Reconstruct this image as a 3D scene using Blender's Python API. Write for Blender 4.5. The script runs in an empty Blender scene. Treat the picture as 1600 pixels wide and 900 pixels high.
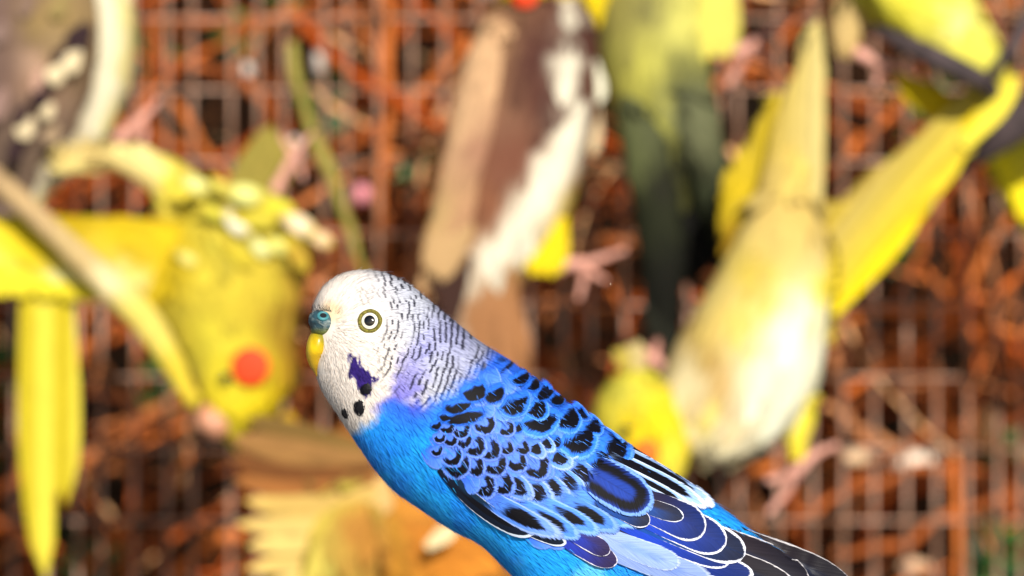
import bpy, math, random
import numpy as np
from mathutils import Vector
from mathutils.bvhtree import BVHTree

random.seed(7)
rng = np.random.default_rng(7)
scene = bpy.context.scene
col = scene.collection

# ------------------------------------------------------------------ camera, sky, sun, exposure
LENS, SENSOR = 126.0, 36.0
CAM = Vector((0.0, -0.8, 1.30))
cam_data = bpy.data.cameras.new('camera')
cam_data.lens = LENS
cam_data.sensor_width = SENSOR
cam_data.clip_start = 0.02
cam_data.clip_end = 500.0
cam_data.dof.use_dof = True
cam_data.dof.focus_distance = 0.785
cam_data.dof.aperture_fstop = 14.5
cam = bpy.data.objects.new('camera', cam_data)
cam.location = CAM
cam.rotation_euler = (math.radians(90), 0, 0)
col.objects.link(cam)
scene.camera = cam

SUN_EL, SUN_AZ = math.radians(25), math.radians(13)      # azimuth measured from behind the camera, + to the right
world = bpy.data.worlds.new('World')
scene.world = world
world.use_nodes = True
wn = world.node_tree
bg = wn.nodes['Background']
sky = wn.nodes.new('ShaderNodeTexSky')
sky.sky_type = 'NISHITA'
sky.sun_disc = False
sky.sun_elevation = SUN_EL
sdir = Vector((math.sin(SUN_AZ) * math.cos(SUN_EL), -math.cos(SUN_AZ) * math.cos(SUN_EL), math.sin(SUN_EL)))
sky.sun_rotation = math.atan2(sdir.x, sdir.y)
wn.links.new(sky.outputs['Color'], bg.inputs['Color'])
bg.inputs['Strength'].default_value = 0.055
sun_data = bpy.data.lights.new('sun', 'SUN')
sun_data.energy = 4.8
sun_data.angle = math.radians(0.6)
sun_data.color = (1.0, 0.95, 0.85)
sun = bpy.data.objects.new('sun', sun_data)
sun.rotation_euler = (-sdir).to_track_quat('-Z', 'Y').to_euler()
sun.location = (0, -2, 4)
col.objects.link(sun)
scene.view_settings.view_transform = 'Standard'
scene.view_settings.look = 'None'
scene.view_settings.gamma = 1.0
scene.view_settings.exposure = 0.26
scene.render.engine = 'CYCLES'
scene.cycles.use_denoising = True
scene.cycles.max_bounces = 6
scene.cycles.caustics_reflective = False
scene.cycles.caustics_refractive = False

# ------------------------------------------------------------------ helpers
D_BIRD, D_MESH = 0.8, 1.6
def mpp(D): return D * SENSOR / LENS / 1600.0             # metres per photo pixel at distance D
def P(px, py, D, toward=0.0):                             # photo pixel at distance D; toward: metres nearer the camera
    s = mpp(D)
    return Vector(((px - 800) * s, CAM.y + D - toward, CAM.z - (py - 450) * s))
def to_px(w):                                             # Nx3 world -> photo pixels
    D = w[:, 1] - CAM.y
    s = D * SENSOR / LENS / 1600.0
    return 800 + w[:, 0] / s, 450 - (w[:, 2] - CAM.z) / s
def ss(a, b, x):
    t = np.clip((x - a) / (b - a), 0, 1)
    return t * t * (3 - 2 * t)
def hash2(i, j, s):
    h = np.sin(i * 127.1 + j * 311.7 + s * 74.7) * 43758.5453
    return h - np.floor(h)
def noise2(x, y, s=0):
    x = np.asarray(x, float); y = np.asarray(y, float)
    i, j = np.floor(x), np.floor(y)
    u, v = x - i, y - j
    u, v = u * u * (3 - 2 * u), v * v * (3 - 2 * v)
    a, b = hash2(i, j, s), hash2(i + 1, j, s)
    c, d = hash2(i, j + 1, s), hash2(i + 1, j + 1, s)
    return (a * (1 - u) + b * u) * (1 - v) + (c * (1 - u) + d * u) * v
def srgb(r, g, b):
    f = lambda c: (c / 255 / 12.92) if c <= 10 else ((c / 255 + 0.055) / 1.055) ** 2.4
    return np.array([f(r), f(g), f(b)])
def lerp(a, b, t): return a + (b - a) * t
def catmull(pts, n):
    pts = np.asarray(pts, float)
    m = len(pts)
    out = []
    for t in np.linspace(0, m - 1, n):
        i = min(int(t), m - 2); f = t - i
        p0, p1, p2, p3 = pts[max(i - 1, 0)], pts[i], pts[i + 1], pts[min(i + 2, m - 1)]
        out.append(0.5 * ((2 * p1) + (-p0 + p2) * f + (2 * p0 - 5 * p1 + 4 * p2 - p3) * f * f + (-p0 + 3 * p1 - 3 * p2 + p3) * f ** 3))
    return np.array(out)
def link(name, mesh, parent=None, mat=None):
    o = bpy.data.objects.new(name, mesh)
    col.objects.link(o)
    if parent is not None:
        o.parent = parent
        o.matrix_parent_inverse = parent.matrix_world.inverted() if parent.type != 'EMPTY' else parent_inv(parent)
    if mat is not None and len(mesh.materials) == 0:
        mesh.materials.append(mat)
    return o
def parent_inv(p):
    from mathutils import Matrix
    return Matrix.Translation(p.location).inverted()
def tag(o, label=None, cat=None, group=None, kind=None):
    if label: o['label'] = label
    if cat: o['category'] = cat
    if group: o['group'] = group
    if kind: o['kind'] = kind
    return o
def empty(name, loc, label, cat, group=None):
    o = bpy.data.objects.new(name, None)
    o.location = loc
    o.empty_display_size = 0.02
    col.objects.link(o)
    return tag(o, label, cat, group)
def mesh_from(name, verts, faces, cols=None, uvs=None, smooth=True):
    me = bpy.data.meshes.new(name)
    me.from_pydata([tuple(v) for v in verts], [], [tuple(f) for f in faces])
    if cols is not None:
        a = me.color_attributes.new('col', 'FLOAT_COLOR', 'POINT')
        c = np.ones((len(verts), 4), np.float32)
        c[:, :3] = np.clip(cols, 0, 1)
        a.data.foreach_set('color', c.ravel())
    if uvs is not None:
        l = me.uv_layers.new(name='UVMap')
        idx = np.empty(len(me.loops), np.int32)
        me.loops.foreach_get('vertex_index', idx)
        l.data.foreach_set('uv', np.asarray(uvs, np.float32)[idx].ravel())
    if smooth:
        me.polygons.foreach_set('use_smooth', np.ones(len(me.polygons), bool))
    me.update()
    return me
def mesh_np(name, V, F, cols):                            # fast path: V Nx3, F Mx4 quads
    me = bpy.data.meshes.new(name)
    me.vertices.add(len(V)); me.vertices.foreach_set('co', V.astype(np.float32).ravel())
    me.loops.add(F.size); me.loops.foreach_set('vertex_index', F.astype(np.int32).ravel())
    me.polygons.add(len(F))
    me.polygons.foreach_set('loop_start', np.arange(0, F.size, F.shape[1], dtype=np.int32))
    me.update(calc_edges=True)
    a = me.color_attributes.new('col', 'FLOAT_COLOR', 'POINT')
    c = np.ones((len(V), 4), np.float32); c[:, :3] = np.clip(cols, 0, 1)
    a.data.foreach_set('color', c.ravel())
    me.polygons.foreach_set('use_smooth', np.ones(len(F), bool))
    me.validate()
    return me
def grid_faces(nu, nv, wrap_u=False):
    f = []
    for j in range(nv - 1):
        for i in range(nu if wrap_u else nu - 1):
            k = (i + 1) % nu
            f.append((j * nu + i, j * nu + k, (j + 1) * nu + k, (j + 1) * nu + i))
    return f

# ------------------------------------------------------------------ materials
def mat_new(name):
    m = bpy.data.materials.new(name); m.use_nodes = True
    return m, m.node_tree, m.node_tree.nodes['Principled BSDF']
def math_node(nt, op, a, b=None, c=None):
    n = nt.nodes.new('ShaderNodeMath'); n.operation = op
    for k, v in enumerate((a, b, c)):
        if v is None: continue
        if isinstance(v, (int, float)): n.inputs[k].default_value = v
        else: nt.links.new(v, n.inputs[k])
    return n.outputs[0]
def mixc(nt, fac, a, b, mode='MIX'):
    n = nt.nodes.new('ShaderNodeMix'); n.data_type = 'RGBA'; n.blend_type = mode
    for k, v in ((0, fac), (6, a), (7, b)):
        if isinstance(v, (int, float)): n.inputs[k].default_value = v
        elif isinstance(v, (tuple, list, np.ndarray)): n.inputs[k].default_value = (v[0], v[1], v[2], 1)
        else: nt.links.new(v, n.inputs[k])
    return n.outputs[2]
def sstep(nt, x, a, b):
    n = nt.nodes.new('ShaderNodeMapRange'); n.interpolation_type = 'SMOOTHSTEP'
    nt.links.new(x, n.inputs[0]); n.inputs[1].default_value = a; n.inputs[2].default_value = b
    return n.outputs[0]
def noise_fac(nt, scale, vec=None, detail=3.0, rough=0.55):
    n = nt.nodes.new('ShaderNodeTexNoise'); n.inputs['Scale'].default_value = scale
    n.inputs['Detail'].default_value = detail; n.inputs['Roughness'].default_value = rough
    if vec is not None: nt.links.new(vec, n.inputs['Vector'])
    return n.outputs[0]
def mat_col(name, rough=0.75, nscale=300.0, amt=0.25, sheen=0.15, spec=0.25, bump=0.0, sat=1.0, val=1.0):
    """colour from the mesh's own 'col' attribute, broken up by procedural noise"""
    m, nt, b = mat_new(name)
    at = nt.nodes.new('ShaderNodeAttribute'); at.attribute_name = 'col'
    tc = nt.nodes.new('ShaderNodeTexCoord')
    f = noise_fac(nt, nscale, tc.outputs['Object'])
    g = math_node(nt, 'MULTIPLY_ADD', f, 2 * amt, 1 - amt)
    n = nt.nodes.new('ShaderNodeVectorMath'); n.operation = 'SCALE'
    nt.links.new(at.outputs['Color'], n.inputs[0]); nt.links.new(g, n.inputs['Scale'])
    hs = nt.nodes.new('ShaderNodeHueSaturation'); hs.inputs['Saturation'].default_value = sat; hs.inputs['Value'].default_value = val
    nt.links.new(n.outputs[0], hs.inputs['Color'])
    nt.links.new(hs.outputs[0], b.inputs['Base Color'])
    b.inputs['Roughness'].default_value = rough
    b.inputs['Specular IOR Level'].default_value = spec
    b.inputs['Sheen Weight'].default_value = sheen
    if bump:
        bn = nt.nodes.new('ShaderNodeBump'); bn.inputs['Strength'].default_value = bump; bn.inputs['Distance'].default_value = 0.0006
        nt.links.new(f, bn.inputs['Height']); nt.links.new(bn.outputs[0], b.inputs['Normal'])
    return m
def mat_plain(name, c, rough=0.6, nscale=200.0, amt=0.2, bump=0.3, spec=0.4, coat=0.0, metal=0.0, c2=None):
    m, nt, b = mat_new(name)
    tc = nt.nodes.new('ShaderNodeTexCoord')
    f = noise_fac(nt, nscale, tc.outputs['Object'], 4.0)
    if c2 is None: c2 = tuple(x * (1 - 2 * amt) for x in c)
    nt.links.new(mixc(nt, sstep(nt, f, 0.35, 0.65), c, c2), b.inputs['Base Color'])
    b.inputs['Roughness'].default_value = rough
    b.inputs['Specular IOR Level'].default_value = spec
    b.inputs['Coat Weight'].default_value = coat
    b.inputs['Metallic'].default_value = metal
    if bump:
        bn = nt.nodes.new('ShaderNodeBump'); bn.inputs['Strength'].default_value = bump; bn.inputs['Distance'].default_value = 0.0004
        nt.links.new(f, bn.inputs['Height']); nt.links.new(bn.outputs[0], b.inputs['Normal'])
    return m
def mat_feather(name, base, edge, mark, r0, r1, v0, vc, soft=0.07, edge_r=0.86, tip=None, side=None, rough=0.6, fray=None, fade=0.0):
    """UV: u in 0..1 across (0.5 = shaft), v along. mark where r0<r<r1 and v>v0; edge colour outside edge_r; side = colour of the upper vane"""
    m, nt, b = mat_new(name)
    uvn = nt.nodes.new('ShaderNodeUVMap'); uvn.uv_map = 'UVMap'
    sp = nt.nodes.new('ShaderNodeSeparateXYZ'); nt.links.new(uvn.outputs[0], sp.inputs[0])
    oi = nt.nodes.new('ShaderNodeObjectInfo')
    u = math_node(nt, 'MULTIPLY_ADD', sp.outputs[0], 2.0, -1.0); v = sp.outputs[1]
    au = math_node(nt, 'ABSOLUTE', u)
    # barbs: lines that leave the shaft at a slant
    q = math_node(nt, 'SUBTRACT', math_node(nt, 'MULTIPLY', v, 34.0), math_node(nt, 'MULTIPLY', au, 13.0))
    cb = nt.nodes.new('ShaderNodeCombineXYZ')
    nt.links.new(q, cb.inputs[0]); nt.links.new(math_node(nt, 'MULTIPLY', u, 1.4), cb.inputs[1])
    nt.links.new(math_node(nt, 'MULTIPLY', oi.outputs['Random'], 57.0), cb.inputs[2])
    barb = noise_fac(nt, 1.0, cb.outputs[0], 2.0, 0.6)
    big = nt.nodes.new('ShaderNodeCombineXYZ')
    nt.links.new(math_node(nt, 'MULTIPLY', v, 3.0), big.inputs[0]); nt.links.new(math_node(nt, 'MULTIPLY', u, 1.6), big.inputs[1])
    nt.links.new(math_node(nt, 'MULTIPLY', oi.outputs['Random'], 91.0), big.inputs[2])
    bigf = noise_fac(nt, 1.0, big.outputs[0], 1.0)
    dv = math_node(nt, 'DIVIDE', math_node(nt, 'MAXIMUM', math_node(nt, 'SUBTRACT', v, vc), 0.0), 1 - vc)
    r = math_node(nt, 'SQRT', math_node(nt, 'ADD', math_node(nt, 'MULTIPLY', u, u), math_node(nt, 'MULTIPLY', dv, dv)))
    wob = math_node(nt, 'ADD', math_node(nt, 'MULTIPLY_ADD', barb, 0.26, -0.13), math_node(nt, 'MULTIPLY_ADD', bigf, 0.36, -0.18))
    rn = math_node(nt, 'ADD', r, wob)
    mk = math_node(nt, 'MULTIPLY', math_node(nt, 'SUBTRACT', 1.0, sstep(nt, rn, r1 - soft, r1 + soft)), sstep(nt, math_node(nt, 'ADD', v, wob), v0 - 0.06, v0 + 0.06))
    if r0 > 0: mk = math_node(nt, 'MULTIPLY', mk, sstep(nt, rn, r0 - soft, r0 + soft))
    c = base
    if side is not None:
        c = mixc(nt, sstep(nt, u, -0.15, 0.35), base, side)
    if tip is not None:
        c = mixc(nt, sstep(nt, v, 0.35, 0.95), c, tip)
    wobe = math_node(nt, 'ADD', math_node(nt, 'MULTIPLY_ADD', barb, 0.10, -0.05), math_node(nt, 'MULTIPLY_ADD', bigf, 0.14, -0.07)) if edge_r > 0.8 else wob
    e = sstep(nt, math_node(nt, 'ADD', r, wobe), edge_r - 0.025, edge_r + 0.025)
    c = mixc(nt, e, c, edge)
    shaft = math_node(nt, 'MULTIPLY', math_node(nt, 'SUBTRACT', 1.0, sstep(nt, au, 0.012, 0.05)), 0.35)
    c = mixc(nt, shaft, c, tuple(0.35 * x for x in base))
    c = mixc(nt, mk, c, mark)
    br = math_node(nt, 'MULTIPLY', math_node(nt, 'MULTIPLY_ADD', barb, 0.9, 0.55), math_node(nt, 'MULTIPLY_ADD', oi.outputs['Random'], 0.24, 0.88))
    n = nt.nodes.new('ShaderNodeVectorMath'); n.operation = 'SCALE'
    nt.links.new(c, n.inputs[0]); nt.links.new(br, n.inputs['Scale'])
    nt.links.new(n.outputs[0], b.inputs['Base Color'])
    b.inputs['Roughness'].default_value = rough
    if fray:
        al = math_node(nt, 'SUBTRACT', 1.0, sstep(nt, math_node(nt, 'ADD', r, math_node(nt, 'MULTIPLY_ADD', barb, 0.5, -0.25)), fray[0], fray[1]))
        if fade > 0: al = math_node(nt, 'MULTIPLY', al, sstep(nt, math_node(nt, 'ADD', v, math_node(nt, 'MULTIPLY_ADD', barb, 0.3, -0.15)), fade * 0.4, fade))
        nt.links.new(al, b.inputs['Alpha'])
    b.inputs['Specular IOR Level'].default_value = 0.14
    bn = nt.nodes.new('ShaderNodeBump'); bn.inputs['Strength'].default_value = 0.35; bn.inputs['Distance'].default_value = 0.0002
    nt.links.new(barb, bn.inputs['Height']); nt.links.new(bn.outputs[0], b.inputs['Normal'])
    return m

M_PLUME = mat_col('budgie_plumage', 0.75, 2500, 0.10, 0.04, 0.15)
M_COCK = mat_col('cockatiel_plumage', 0.8, 260, 0.16, 0.0, 0.15, 0.2, 1.0, 0.86)
M_FOOT = mat_plain('pink_foot_skin', (0.78, 0.38, 0.29), 0.55, 500, 0.15)
M_BEAKP = mat_plain('horn_beak', (0.55, 0.33, 0.24), 0.4, 300, 0.15)
M_CHEEK = mat_plain('orange_cheek', (0.80, 0.055, 0.004), 0.7, 300, 0.12)
M_DARKEYE = mat_plain('dark_eye', (0.006, 0.004, 0.004), 0.08, 50, 0, 0, 0.5, 0.6)

# ------------------------------------------------------------------ generic builders
def coat(obj, flow, n, L=0.011, W=0.0016, lift=0.0012, jit=0.28, bright=(0.72, 1.22)):
    """overlapping contour feathers grown over a part of a bird, coloured by the skin below"""
    me = obj.data
    me.calc_loop_triangles()
    V = np.array([v.co[:] for v in me.vertices]); VN = np.array([v.normal[:] for v in me.vertices])
    ca = np.empty(len(V) * 4, np.float32); me.color_attributes['col'].data.foreach_get('color', ca); ca = ca.reshape(-1, 4)[:, :3]
    tri = np.array([t.vertices[:] for t in me.loop_triangles])
    A, B, C = V[tri[:, 0]], V[tri[:, 1]], V[tri[:, 2]]
    ar = np.linalg.norm(np.cross(B - A, C - A), axis=1) + 1e-15
    pk = rng.choice(len(tri), n, p=ar / ar.sum())
    u, v = rng.random(n), rng.random(n); f = u + v > 1; u[f], v[f] = 1 - u[f], 1 - v[f]
    w0 = np.column_stack([1 - u - v, u, v])
    mixf = lambda X: sum(X[tri[pk, k]] * w0[:, k:k + 1] for k in range(3))
    p, nn, c = mixf(V), mixf(VN), mixf(ca)
    nn /= np.linalg.norm(nn, axis=1)[:, None] + 1e-9
    t = np.tile(np.asarray(flow, float), (n, 1)) + rng.normal(0, jit, (n, 3))
    t -= nn * np.sum(t * nn, 1)[:, None]; t /= np.linalg.norm(t, axis=1)[:, None] + 1e-9
    b = np.cross(nn, t)
    c = c * rng.uniform(bright[0], bright[1], n)[:, None]
    l = L * rng.uniform(0.6, 1.3, n); w = W * rng.uniform(0.7, 1.4, n); h = lift * rng.uniform(0.2, 1.5, n)
    prof = ((0, 0.6), (0.35, 1.0), (0.75, 0.8), (1.0, 0.1))
    Vs = np.zeros((n, 4, 2, 3))
    for k, (sv, wv) in enumerate(prof):
        q = p + t * (l * sv)[:, None] + nn * (h * sv)[:, None]
        Vs[:, k, 0] = q - b * (w * wv)[:, None]; Vs[:, k, 1] = q + b * (w * wv)[:, None]
    Fs = (np.arange(n)[:, None, None] * 8 + np.arange(3)[None, :, None] * 2 + np.array([0, 1, 3, 2])[None, None, :]).reshape(-1, 4)
    o = link('plumage', mesh_np('plumage', Vs.reshape(-1, 3), Fs, np.repeat(c, 8, axis=0)), obj, M_COCK)
    o['kind'] = 'stuff'

def loft(name, pairs, D, parent, mat, colf, nring=20, nst=26, flat=0.0, back=1.0):
    """pairs: (tx,ty,bx,by,half_depth_px[,toward_mm]); rings between the two outline points"""
    pr = np.array([tuple(p) + (0.0,) * (6 - len(p)) for p in pairs], float)
    st = catmull(pr, nst)
    st[:, 4] = np.maximum(st[:, 4], 0.5)
    s = mpp(D)
    V, Q = [], []
    for k, (tx, ty, bx, by, w, tw) in enumerate(st):
        for i in range(nring):
            a = 2 * math.pi * i / nring
            c, sn = math.cos(a), math.sin(a)
            px, py = (tx + bx) / 2 + (tx - bx) / 2 * c, (ty + by) / 2 + (ty - by) / 2 * c
            d = w * sn * (back if sn < 0 else 1.0)
            V.append(P(px, py, D, d * s + tw * 0.001)); Q.append((px, py, sn))
    F = grid_faces(nring, nst, True)
    for e, rev in ((0, True), (nst - 1, False)):
        c0 = sum((V[e * nring + i] for i in range(nring)), Vector()) / nring
        V.append(c0); Q.append((np.mean([Q[e * nring + i][0] for i in range(nring)]), np.mean([Q[e * nring + i][1] for i in range(nring)]), 0))
        for i in range(nring):
            a, b = e * nring + i, e * nring + (i + 1) % nring
            F.append((b, a, len(V) - 1) if rev else (a, b, len(V) - 1))
    Q = np.array(Q)
    C = colf(Q[:, 0], Q[:, 1]) if callable(colf) else np.tile(np.asarray(colf, float), (len(V), 1))
    if callable(colf) is False:
        C = C * (0.85 + 0.3 * noise2(Q[:, 0] / 25, Q[:, 1] / 25, 3))[:, None]
    o = link(name, mesh_from(name, V, F, C), parent, mat)
    if mat is M_COCK:
        c0, c1 = V[0].lerp(V[nring // 2], 0.5), V[(nst - 1) * nring].lerp(V[(nst - 1) * nring + nring // 2], 0.5)
        sg = -1 if name == 'body' and c1.z < c0.z and FLOW[0] < 0 else 1
        big = name in ('body', 'wing', 'head', 'tail')
        if name in ('body', 'breast_tuft', 'tail'): coat(o, (c1 - c0).normalized() * sg, 130, 0.014, 0.0030, 0.0005, 0.18, (0.72, 1.18))
        coat(o, (c1 - c0).normalized() * sg, 1500 if name == 'body' else 600, *((0.008, 0.0015, 0.0004, 0.16, (0.78, 1.18)) if big else (0.004, 0.0010, 0.0003, 0.16)))
    return o
FLOW = [1]

def tube(name, path, radii, parent, mat, color=None, nr=8, ns=16):
    """world-space path of Vectors with radius in metres"""
    pts = catmull(np.array([(*p, r) for p, r in zip(path, radii)]), ns)
    V, F = [], []
    for k in range(ns):
        p = Vector(pts[k, :3])
        t = Vector(pts[min(k + 1, ns - 1), :3]) - Vector(pts[max(k - 1, 0), :3])
        t.normalize()
        up = Vector((0, 1, 0)) if abs(t.y) < 0.9 else Vector((1, 0, 0))
        a = t.cross(up).normalized(); b = t.cross(a)
        for i in range(nr):
            an = 2 * math.pi * i / nr
            V.append(p + (a * math.cos(an) + b * math.sin(an)) * max(pts[k, 3], 1e-5))
    F = grid_faces(nr, ns, True)
    F.append(tuple(range(nr))[::-1]); F.append(tuple((ns - 1) * nr + i for i in range(nr)))
    C = None if color is None else np.tile(color, (len(V), 1))
    return link(name, mesh_from(name, V, F, C), parent, mat)

def pxtube(name, pts, D, parent, mat, color=None, **k):    # pts: (px,py,radius_px,toward_mm)
    s = mpp(D)
    return tube(name, [P(p[0], p[1], D, (p[3] if len(p) > 3 else 0) * 0.001) for p in pts], [p[2] * s for p in pts], parent, mat, color, **k)

def blade(name, root, tip, wid, D, parent, mat, colf, toward=0.0, bend=0.0, camber=0.12, tilt=0.0, n=9):
    """one large feather: root and tip in px, half width in px"""
    rx, ry = root; tx, ty = tip
    dx, dy = tx - rx, ty - ry
    L = math.hypot(dx, dy); nx, ny = -dy / L, dx / L
    s = mpp(D)
    V, Q = [], []
    for j in range(n):
        v = j / (n - 1)
        w = wid * ((0.45 + 0.55 * min(v / 0.5, 1)) if v < 0.55 else math.sqrt(max(0.0, 1 - ((v - 0.55) / 0.45) ** 2.4)) + 0.02)
        bx, by = rx + dx * v + nx * bend * 4 * v * (1 - v), ry + dy * v + ny * bend * 4 * v * (1 - v)
        for i in (-1, -0.5, 0, 0.5, 1):
            px, py = bx + nx * w * i, by + ny * w * i
            V.append(P(px, py, D, toward + (1 - i * i) * camber * wid * s + tilt * v)); Q.append((px, py, i, v))
    Q = np.array(Q)
    C = colf(Q[:, 0], Q[:, 1]) if callable(colf) else np.tile(np.asarray(colf, float), (len(V), 1)) * (1 - 0.18 * np.abs(Q[:, 2]) * 0 + 0.10 * (Q[:, 2]))[:, None]
    return link(name, mesh_from(name, V, grid_faces(5, n), C), parent, mat)

def fan(name, roots, tips, n, wid, D, parent, mat, colf, toward=0.0, step=0.0006, bend=0.0, camber=0.12, jit=3):
    R, T = catmull(roots, n), catmull(tips, n)
    for i in range(n):
        c = colf(i / max(n - 1, 1)) if (callable(colf) and colf.__code__.co_argcount == 1) else colf
        blade(name, (R[i][0], R[i][1]), (T[i][0] + random.uniform(-jit, jit), T[i][1] + random.uniform(-jit, jit)), wid * random.uniform(0.92, 1.08), D, parent, mat, c, toward + step * i, bend, camber)

def ball(name, px, py, r, D, parent, mat, toward=0.0, squash=1.0, color=None, aspect=1.0):
    V, F = [], []
    nu, nv = 16, 10
    s = mpp(D); c = P(px, py, D, toward)
    for j in range(nv + 1):
        th = math.pi * j / nv
        for i in range(nu):
            ph = 2 * math.pi * i / nu
            V.append(c + Vector((math.sin(th) * math.cos(ph) * r * s * aspect, -math.cos(th) * r * s * squash, math.sin(th) * math.sin(ph) * r * s)))
    F = grid_faces(nu, nv + 1, True)
    C = None if color is None else np.tile(color, (len(V), 1))
    return link(name, mesh_from(name, V, F, C), parent, mat)

def foot(parent, D, leg, toes, toward=0.0, r=8):
    r = r * 1.12
    f = pxtube('foot', [(x, y, r * (1 + 0.25 * (i == 0)), toward) for i, (x, y) in enumerate(leg)], D, parent, M_FOOT)
    for t in toes:
        m = len(t)
        pxtube('toe', [(x, y, r * 0.8 * (1 - 0.55 * i / (m - 1)), toward - 3 * math.sin(2.6 * i / (m - 1))) for i, (x, y) in enumerate(t)], D, f, M_FOOT)
        (x0, y0), (x1, y1) = t[-2], t[-1]
        l = math.hypot(x1 - x0, y1 - y0)
        ux, uy = (x1 - x0) / l, (y1 - y0) / l
        pxtube('claw', [(x1 - ux * 2, y1 - uy * 2, r * 0.36, toward), (x1 + ux * 8, y1 + uy * 8 + 2, r * 0.25, toward - 2), (x1 + ux * 13, y1 + uy * 13 + 6, r * 0.06, toward - 5)], D, f, M_DARKEYE, ns=7, nr=6)
    return f

# ------------------------------------------------------------------ the setting: ground, earth bank behind the aviary
def build_setting():
    m = mat_plain('pale_bounce_floor', (0.46, 0.47, 0.48), 0.95, 14, 0.25, 0.6)  # unseen floor; pale colour chosen to bounce light up to the belly
    n = 41
    V = []
    for j in range(n):
        for i in range(n):
            x, y = (i / (n - 1) - 0.5), (j / (n - 1) - 0.5)
            x, y = math.copysign(abs(2 * x) ** 3, x) * 120, math.copysign(abs(2 * y) ** 3, y) * 120
            V.append((x, y, 0.03 * float(noise2(x * 1.7, y * 1.7, 5)) - 0.02))
    tag(link('ground', mesh_from('ground', V, grid_faces(n, n), smooth=True), None, m), kind='structure')
    mb = mat_plain('dark_earth', (0.020, 0.009, 0.005), 0.95, 25, 0.3, 0.8, 0.0, c2=(0.008, 0.006, 0.004))
    nx, nz = 60, 40
    V = []
    for j in range(nz):
        for i in range(nx):
            x, z = lerp(-1.6, 1.6, i / (nx - 1)), lerp(-0.05, 2.4, j / (nz - 1))
            V.append((x, 1.42 + 0.22 * z + 0.16 * float(noise2(x * 6, z * 6, 9)) + 0.05 * float(noise2(x * 22, z * 22, 4)), z))
    tag(link('earth_bank', mesh_from('earth_bank', V, grid_faces(nx, nz)), None, mb), kind='structure')
build_setting()

# ------------------------------------------------------------------ the wire mesh panel, every wire a part
def build_mesh_panel():
    m = mat_plain('rusty_wire', (0.56, 0.36, 0.27), 0.8, 40, 0.2, 0.2, 0.05, metal=0.0, c2=(0.20, 0.08, 0.035))
    s = mpp(D_MESH)
    root = empty('wire_mesh_panel', (0, CAM.y + D_MESH, 0), 'rectangular welded wire mesh aviary panel the cockatiels cling to', 'wire mesh')
    r = 0.00098
    zt, xw = 1.85, 0.40
    def wire(a, b):
        V, F = [], []
        d = (b - a).normalized(); u = d.cross(Vector((0, 1, 0))); w = Vector((0, 1, 0))
        for k in range(9):
            p = a.lerp(b, k / 8) + Vector((0, 0.0005 * math.sin(k * 2.1), 0))
            for i in range(6):
                an = math.pi * i / 3
                V.append(p + (u * math.cos(an) + w * math.sin(an)) * r)
        return V, grid_faces(6, 9, True)
    Vv, Ff = wire(Vector((0, 0, 0)), Vector((0, 0, zt)))
    mv = mesh_from('wire_upright', Vv, Ff); mv.materials.append(m)
    Vh, Fh = wire(Vector((-xw, 0, 0)), Vector((xw, 0, 0)))
    mh = mesh_from('wire_level', Vh, Fh); mh.materials.append(m)
    k0 = -int((1363 * s - 800 * s + xw) / (48 * s))
    x = (1363 - 800) * s - 48 * s * 40
    while x < xw:
        if x > -xw:
            o = bpy.data.objects.new('wire', mv); col.objects.link(o); o.parent = root; o.location = (x + random.gauss(0, 0.0004), 0, 0)
            o.rotation_euler = (0, random.gauss(0, 0.0012), 0)
        x += 48 * s
    z = CAM.z - (813 - 450) * s
    step = 112 * s
    z -= step * int(z / step)
    while z < zt:
        o = bpy.data.objects.new('wire', mh); col.objects.link(o); o.parent = root; o.location = (0, -1.75 * r, z); o.scale = (1, 0.7, 0.7)
        z += step
    mt = mat_plain('weathered_timber', (0.22, 0.15, 0.10), 0.85, 30, 0.25, 0.5)
    for sx in (-1, 1):
        V = []
        for zz in (0, zt + 0.03):
            for (dx, dy) in ((-0.02, -0.02), (0.02, -0.02), (0.02, 0.02), (-0.02, 0.02)):
                V.append((sx * (xw + 0.018) + dx, CAM.y + D_MESH + dy, zz))
        F = [(0, 1, 2, 3)[::-1], (4, 5, 6, 7)] + [(i, (i + 1) % 4, 4 + (i + 1) % 4, 4 + i) for i in range(4)]
        link('post', mesh_from('post', V, F, smooth=False), root, mt)
build_mesh_panel()

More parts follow.
